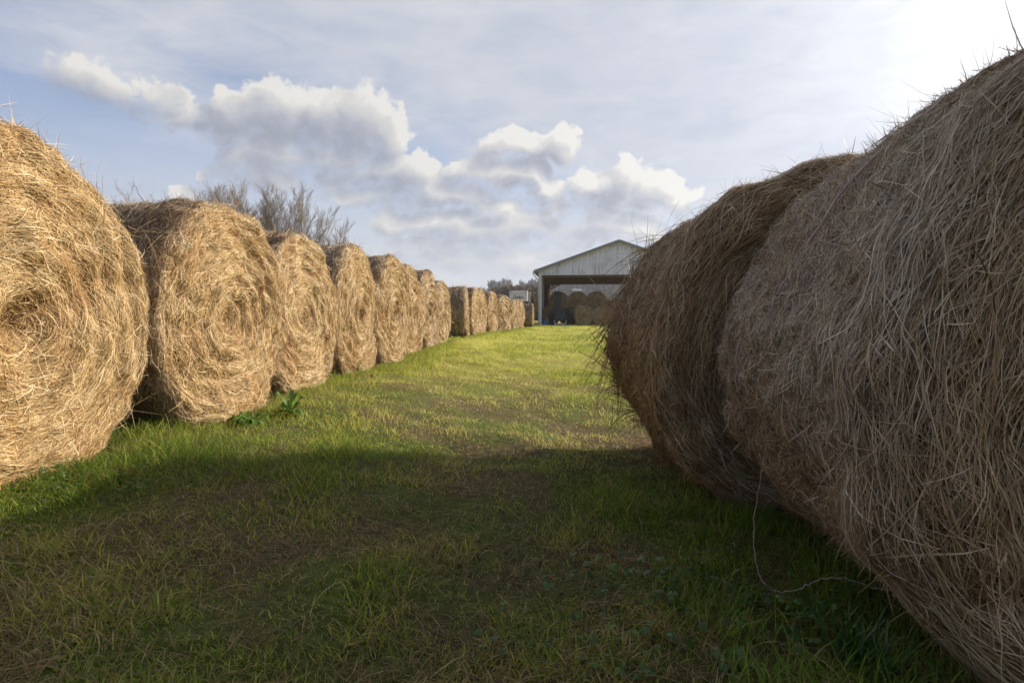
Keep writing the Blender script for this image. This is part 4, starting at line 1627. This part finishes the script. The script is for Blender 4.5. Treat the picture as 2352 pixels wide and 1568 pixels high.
class Tree:
    def __init__(self, seed):
        self.r = random.Random(seed)
        self.segs = {0: [], 1: []}

    def branch(self, p, d, length, r0, r1, n, trop, wob, part):
        pts, rad = [p.copy()], [r0]
        d = d.normalized()
        for i in range(n):
            d = (d + Vector((self.r.gauss(0, wob), self.r.gauss(0, wob), self.r.gauss(0, wob) + trop))).normalized()
            p = p + d * (length / n)
            pts.append(p.copy())
            rad.append(r0 + (r1 - r0) * (i + 1) / n)
        self.segs[part].append((pts, rad))
        return pts, rad

    def grow(self, H, stems, lean, spread, dens=1.0, tw=0.013):
        R = self.r
        for s in range(stems):
            a = R.uniform(0, 6.28)
            d = Vector((lean + math.cos(a) * spread * R.random(), math.sin(a) * spread * R.random(), 1))
            base = Vector((math.cos(a) * 0.25 * (stems > 1), math.sin(a) * 0.25 * (stems > 1), -0.15))
            hh = H * R.uniform(0.78, 1.0) / math.sqrt(1 + lean * lean)
            r0 = H * 0.0125 * R.uniform(0.7, 1.1) / (stems ** 0.3)
            pts, rad = self.branch(base, d, hh, r0, tw * 1.3, 9, 0.03, 0.05, 0)
            n1 = int(15 * dens)
            for j in range(n1):
                f = 0.22 + 0.74 * (j + R.random()) / n1
                k = f * 9
                i0 = min(8, int(k))
                p = pts[i0].lerp(pts[i0 + 1], k - i0)
                ax = (pts[i0 + 1] - pts[i0]).normalized()
                b = R.uniform(0, 6.28)
                side = Vector((math.cos(b), math.sin(b), 0))
                dd = ax * 0.75 + side * R.uniform(0.45, 0.9)
                l1 = H * (0.30 - 0.20 * f) * R.uniform(0.6, 1.2)
                q1, rr1 = self.branch(p, dd, l1, max(tw * 1.2, rad[i0] * 0.5), tw, 5, 0.14, 0.09, 0 if f < 0.6 else 1)
                n2 = int(6 * dens)
                for jj in range(n2):
                    g = 0.25 + 0.72 * (jj + R.random()) / n2
                    k2 = g * 5
                    i2 = min(4, int(k2))
                    p2 = q1[i2].lerp(q1[i2 + 1], k2 - i2)
                    ax2 = (q1[i2 + 1] - q1[i2]).normalized()
                    d2 = ax2 + Vector((R.gauss(0, 0.5), R.gauss(0, 0.5), R.gauss(0.25, 0.3)))
                    l2 = max(0.5, l1 * 0.45 * R.uniform(0.5, 1.2))
                    q2, _ = self.branch(p2, d2, l2, tw, tw * 0.75, 3, 0.12, 0.12, 1)
                    for j3 in range(3):
                        i3 = R.randint(0, 2)
                        p3 = q2[i3].lerp(q2[i3 + 1], R.random())
                        d3 = (q2[i3 + 1] - q2[i3]).normalized() + Vector((R.gauss(0, 0.55), R.gauss(0, 0.55), R.gauss(0.2, 0.3)))
                        self.branch(p3, d3, l2 * R.uniform(0.35, 0.8), tw * 0.75, tw * 0.5, 2, 0.1, 0.1, 1)

    def mesh(self, part, name, mat, parent):
        V, Q, b = [], [], 0
        n = 5 if part == 0 else 3
        ang = np.arange(n) * 2 * math.pi / n
        for pts, rad in self.segs[part]:
            P = np.array([tuple(p) for p in pts])
            t = norm(np.gradient(P, axis=0))
            s = norm(np.cross(t, np.array([0.31, 0.83, 0.12])))
            u = np.cross(s, t)
            ring = P[:, None, :] + (s[:, None, :] * np.cos(ang)[None, :, None] + u[:, None, :] * np.sin(ang)[None, :, None]) * np.array(rad)[:, None, None]
            m_ = len(P)
            V.append(ring.reshape(-1, 3))
            i = (np.arange(m_ - 1) * n)[:, None]
            j = np.arange(n)[None, :]
            j2 = (j + 1) % n
            Q.append((np.stack([i + j, i + j2, i + n + j2, i + n + j], -1) + b).reshape(-1, 4))
            b += m_ * n
        return np_mesh(name, np.concatenate(V), np.concatenate(Q), mat=mat, parent=parent, smooth=True)


G_TREE = "bare trees behind the sunlit row"
TREES = [   # px, py of the top, distance, stems, lean, spread, label
    (305, 428, 66, 3, 0.0, 0.20, "small bare tree just right of the nearest bale's edge"),
    (337, 424, 68, 3, 0.0, 0.18, "small bare tree above the middle of the long dark bale top"),
    (368, 430, 66, 3, 0.05, 0.20, "small bare tree at the right end of the low trio over the dark bale top"),
    (440, 452, 62, 3, -0.1, 0.22, "low spreading bare tree beside the little white cloud"),
    (468, 410, 60, 4, -0.02, 0.16, "bare tree at the left end of the tall clump behind the second bale"),
    (497, 406, 62, 4, 0.0, 0.14, "second tall bare tree from the left of the clump, with the clump's highest tip"),
    (524, 418, 60, 3, 0.0, 0.14, "bare tree above the second bale's rounded crown"),
    (549, 423, 58, 4, 0.02, 0.14, "brownish dense bare tree over the second bale's right shoulder"),
    (578, 419, 60, 4, 0.0, 0.12, "bare tree above the dip between the second and third bales, left of two"),
    (607, 426, 60, 4, 0.0, 0.13, "bare tree above the dip between the second and third bales, right of two"),
    (632, 420, 60, 2, 0.0, 0.10, "slim bare tree with a gap of white cloud at its foot"),
    (664, 417, 60, 3, 0.04, 0.14, "forking bare tree above the third bale's left half"),
    (690, 424, 60, 3, 0.05, 0.15, "forking bare tree above the third bale's crown"),
    (712, 440, 60, 3, 0.10, 0.15, "bare tree at the right end of the tall clump"),
    (752, 462, 60, 3, 0.28, 0.20, "thin bare tree leaning right, apart from the tall clump"),
    (788, 508, 58, 2, 0.18, 0.22, "shortest bare tree, last on the right above the fourth bale"),
]
for i, (px, py, d, stems, lean, spread, label) in enumerate(TREES):
    top = at(px, py, d)
    zb = gz(top.x, top.y)
    H = top.z - zb
    t = Tree(300 + i)
    t.grow(H, stems + (1 if 3 < i < 13 else 0), lean, spread * 1.25, 1.5, 0.0085)
    root = empty("bare_tree", (top.x - lean * H * 0.55, top.y, zb))
    tag(root, label, "tree", G_TREE)
    t.mesh(0, "trunk", M_BARK if i % 3 else M_BARK2, root)
    t.mesh(1, "crown", M_BARK2 if i in (7, 4) else M_TWIG, root)


# far woods: many small sprays
def woods(name, spots, label, cat, mat, size):
    """spots: (x, y, z, height, radius, sprays)"""
    r = np.random.default_rng(len(spots))
    Vs, Qs, b = [], [], 0
    for (x, y, z, h, rad, n) in spots:
        q = r.random(n)
        hgt = 0.12 + 0.88 * q
        a = r.random(n) * 6.283
        prof = np.sqrt(np.clip(np.sin(np.pi * np.clip(hgt * 0.92 + 0.06, 0, 1)), 0, 1))
        rr = rad * prof * np.sqrt(r.random(n))
        c = np.stack([x + rr * np.cos(a), y + rr * np.sin(a), z + h * hgt], -1)
        up = norm(np.stack([np.cos(a) * 0.5 + r.normal(0, 0.3, n), np.sin(a) * 0.5 + r.normal(0, 0.3, n), np.ones(n)], -1))
        sd = norm(np.cross(up, r.normal(0, 1, (n, 3))))
        l = size * (0.6 + 1.0 * r.random(n))[:, None]
        w = size * 0.22 * (0.5 + r.random(n))[:, None]
        V = np.stack([c - sd * w - up * l * 0.5, c + sd * w - up * l * 0.5, c + sd * w * 0.3 + up * l, c - sd * w * 0.3 + up * l], 1).reshape(-1, 3)
        Q = (np.arange(n) * 4)[:, None] + np.array([[0, 1, 2, 3]])
        Vs.append(V)
        Qs.append(Q + b)
        b += len(V)
        # stem
        tv = np.array([(x - .15, y, z - .3), (x + .15, y, z - .3), (x + .05, y, z + h * .8), (x - .05, y, z + h * .8), (x, y + .15, z - .3), (x, y - .15, z - .3), (x, y - .05, z + h * .8), (x, y + .05, z + h * .8)])
        Vs.append(tv)
        Qs.append(np.array([[0, 1, 2, 3], [4, 5, 6, 7]]) + b)
        b += 8
    o = np_mesh(name, np.concatenate(Vs), np.concatenate(Qs), mat=mat)
    tag(o, label, cat, kind='stuff')
    return o


def hill_z(x, y):
    x = np.asarray(x, float)
    y = np.asarray(y, float)
    ridge = 20 + 26 * sstep(10, 95, x) + 10 * sstep(90, 300, x) + 7 * sstep(-40, -300, x)
    rise = sstep(300, 620, y) * (1 - 0.5 * sstep(700, 1100, y))
    return -0.6 + ridge * rise + 2.2 * fbm(x * 0.02, y * 0.02, x * 0, 3) * rise


def make_hill():
    xs = np.arange(-700, 900, 9.0)
    ys = np.arange(290, 1100, 10.0)
    X, Y = np.meshgrid(xs, ys)
    Z = hill_z(X, Y)
    V = np.stack([X, Y, Z], -1).reshape(-1, 3)
    nx, ny = len(xs), len(ys)
    i = np.arange(nx - 1)[None, :] + np.arange(ny - 1)[:, None] * nx
    Q = np.stack([i, i + 1, i + 1 + nx, i + nx], -1).reshape(-1, 4)
    m, k, out = material("wooded_slope")
    geo = k.n('ShaderNodeNewGeometry')
    n = k.noise(geo.outputs['Position'], 0.06, 6, 0.7)
    principled(k, out, k.ramp(n, [(0.3, (0.045, 0.042, 0.034)), (0.7, (0.11, 0.09, 0.065))]), 0.95, 0, 0.05)
    o = np_mesh("hill", V, Q, mat=m, smooth=True)
    tag(o, kind='structure')


make_hill()
M_WOODS = plain("winter_wood", (0.165, 0.115, 0.07), 0.9, vary=0.45, scale=0.05)
M_SCRUB = plain("dry_scrub", (0.22, 0.155, 0.09), 0.9, vary=0.4, scale=0.4)
rw = random.Random(44)
spots = []
for q in range(150):
    y = rw.uniform(150, 230)
    px = rw.uniform(1020, 1262)
    x = (px - 1176) / FPX * y
    h = rw.uniform(6.8, 9.6) * (0.72 + 0.28 * min(1, max(0, (px - 1100) / 60))) * y / 190
    spots.append((x, y, -0.5, h, rw.uniform(1.6, 3.2), 420))
for q in range(60):
    x, y = rw.uniform(-240, -20), rw.uniform(170, 260)
    spots.append((x, y, -0.5, rw.uniform(6, 9), 3.0, 160))
for q in range(50):
    x, y = rw.uniform(60, 300), rw.uniform(200, 290)
    spots.append((x, y, -0.5, rw.uniform(4, 6), 3.0, 200))
woods("treeline", spots, "brown-grey leafless woods along the far field edge, left of the barn", "woods", M_WOODS, 0.9)
spots = []
for q in range(420):
    x, y = rw.uniform(-20, 260), rw.uniform(330, 640)
    spots.append((x, y, float(hill_z(x, y)) - 0.3, rw.uniform(7, 13), rw.uniform(2.5, 4.5), 70))
woods("hillside_wood", spots, "dark bluish leafless woods covering the far hillside seen through the barn", "woods", plain("dark_wood", (0.062, 0.058, 0.052), 0.9, vary=0.4, scale=0.05), 2.2)
spots = []
for q in range(150):
    y = rw.uniform(78, 125)
    px = rw.uniform(1215, 1520)
    x = (px - 1176) / FPX * y
    spots.append((x, y, -0.4, rw.uniform(1.6, 3.4) * (1.25 if px < 1262 or 1262 < px < 1285 and rw.random() < 0.4 else 0.9), rw.uniform(0.8, 1.8), 300))
woods("scrub", spots, "tan dry scrub growing in the field behind the barn", "scrub", M_SCRUB, 0.5)

# pale-roofed shed on the slope
sx0 = (1318 - 1176) / FPX * 360
hz0 = float(hill_z(sx0, 360.0))
shed = empty("farm_shed", (sx0, 345.0, hz0 + 1.0), 0.15)
tag(shed, "small pale-roofed shed on the far slope, seen through the barn", "shed")
zs = (784 - 676) / FPX * 345 + CAM_Z - 345 * math.sin(PITCH)
shed.location.z = zs
m = MB()
m.box((0, 0, -2.5), (5.6, 4, 9.0))
m.build("wall", plain("shed_wall", (0.13, 0.125, 0.12), 0.8), shed)
m = MB()
m.prism([(-3.1, -2.3, 1.9), (3.1, -2.3, 1.9), (2.8, 0, 3.2), (-2.8, 0, 3.2)], (0, 0, 0), (0, 0.1, 0))
m.prism([(-3.1, 2.3, 1.9), (3.1, 2.3, 1.9), (2.8, 0.1, 3.2), (-2.8, 0.1, 3.2)], (0, 0, 0), (0, 0.1, 0))
m.build("roof", plain("shed_roof", (0.22, 0.225, 0.24), 0.4), shed)

# ------------------------------------------------------------------ the air between here and the hills
def make_haze():
    m = bpy.data.materials.new("pale_air")
    m.use_nodes = True
    m.node_tree.nodes.clear()
    k = NT(m.node_tree)
    out = k.n('ShaderNodeOutputMaterial')
    v = k.n('ShaderNodeVolumePrincipled')
    v.inputs['Color'].default_value = (0.80, 0.86, 1.0, 1)
    v.inputs['Density'].default_value = 0.00042
    v.inputs['Anisotropy'].default_value = 0.2
    k.link(v.outputs[0], out.inputs['Volume'])
    b = MB()
    x0, x1, y0, y1, z0, z1 = -1210, 1210, -310, 1610, -8, 90
    b.box(((x0 + x1) / 2, (y0 + y1) / 2, (z0 + z1) / 2), (x1 - x0, y1 - y0, z1 - z0))
    o = b.build("haze", m)
    tag(o, "thin pale air between the lane and the far hills", "haze", kind='stuff')


make_haze()
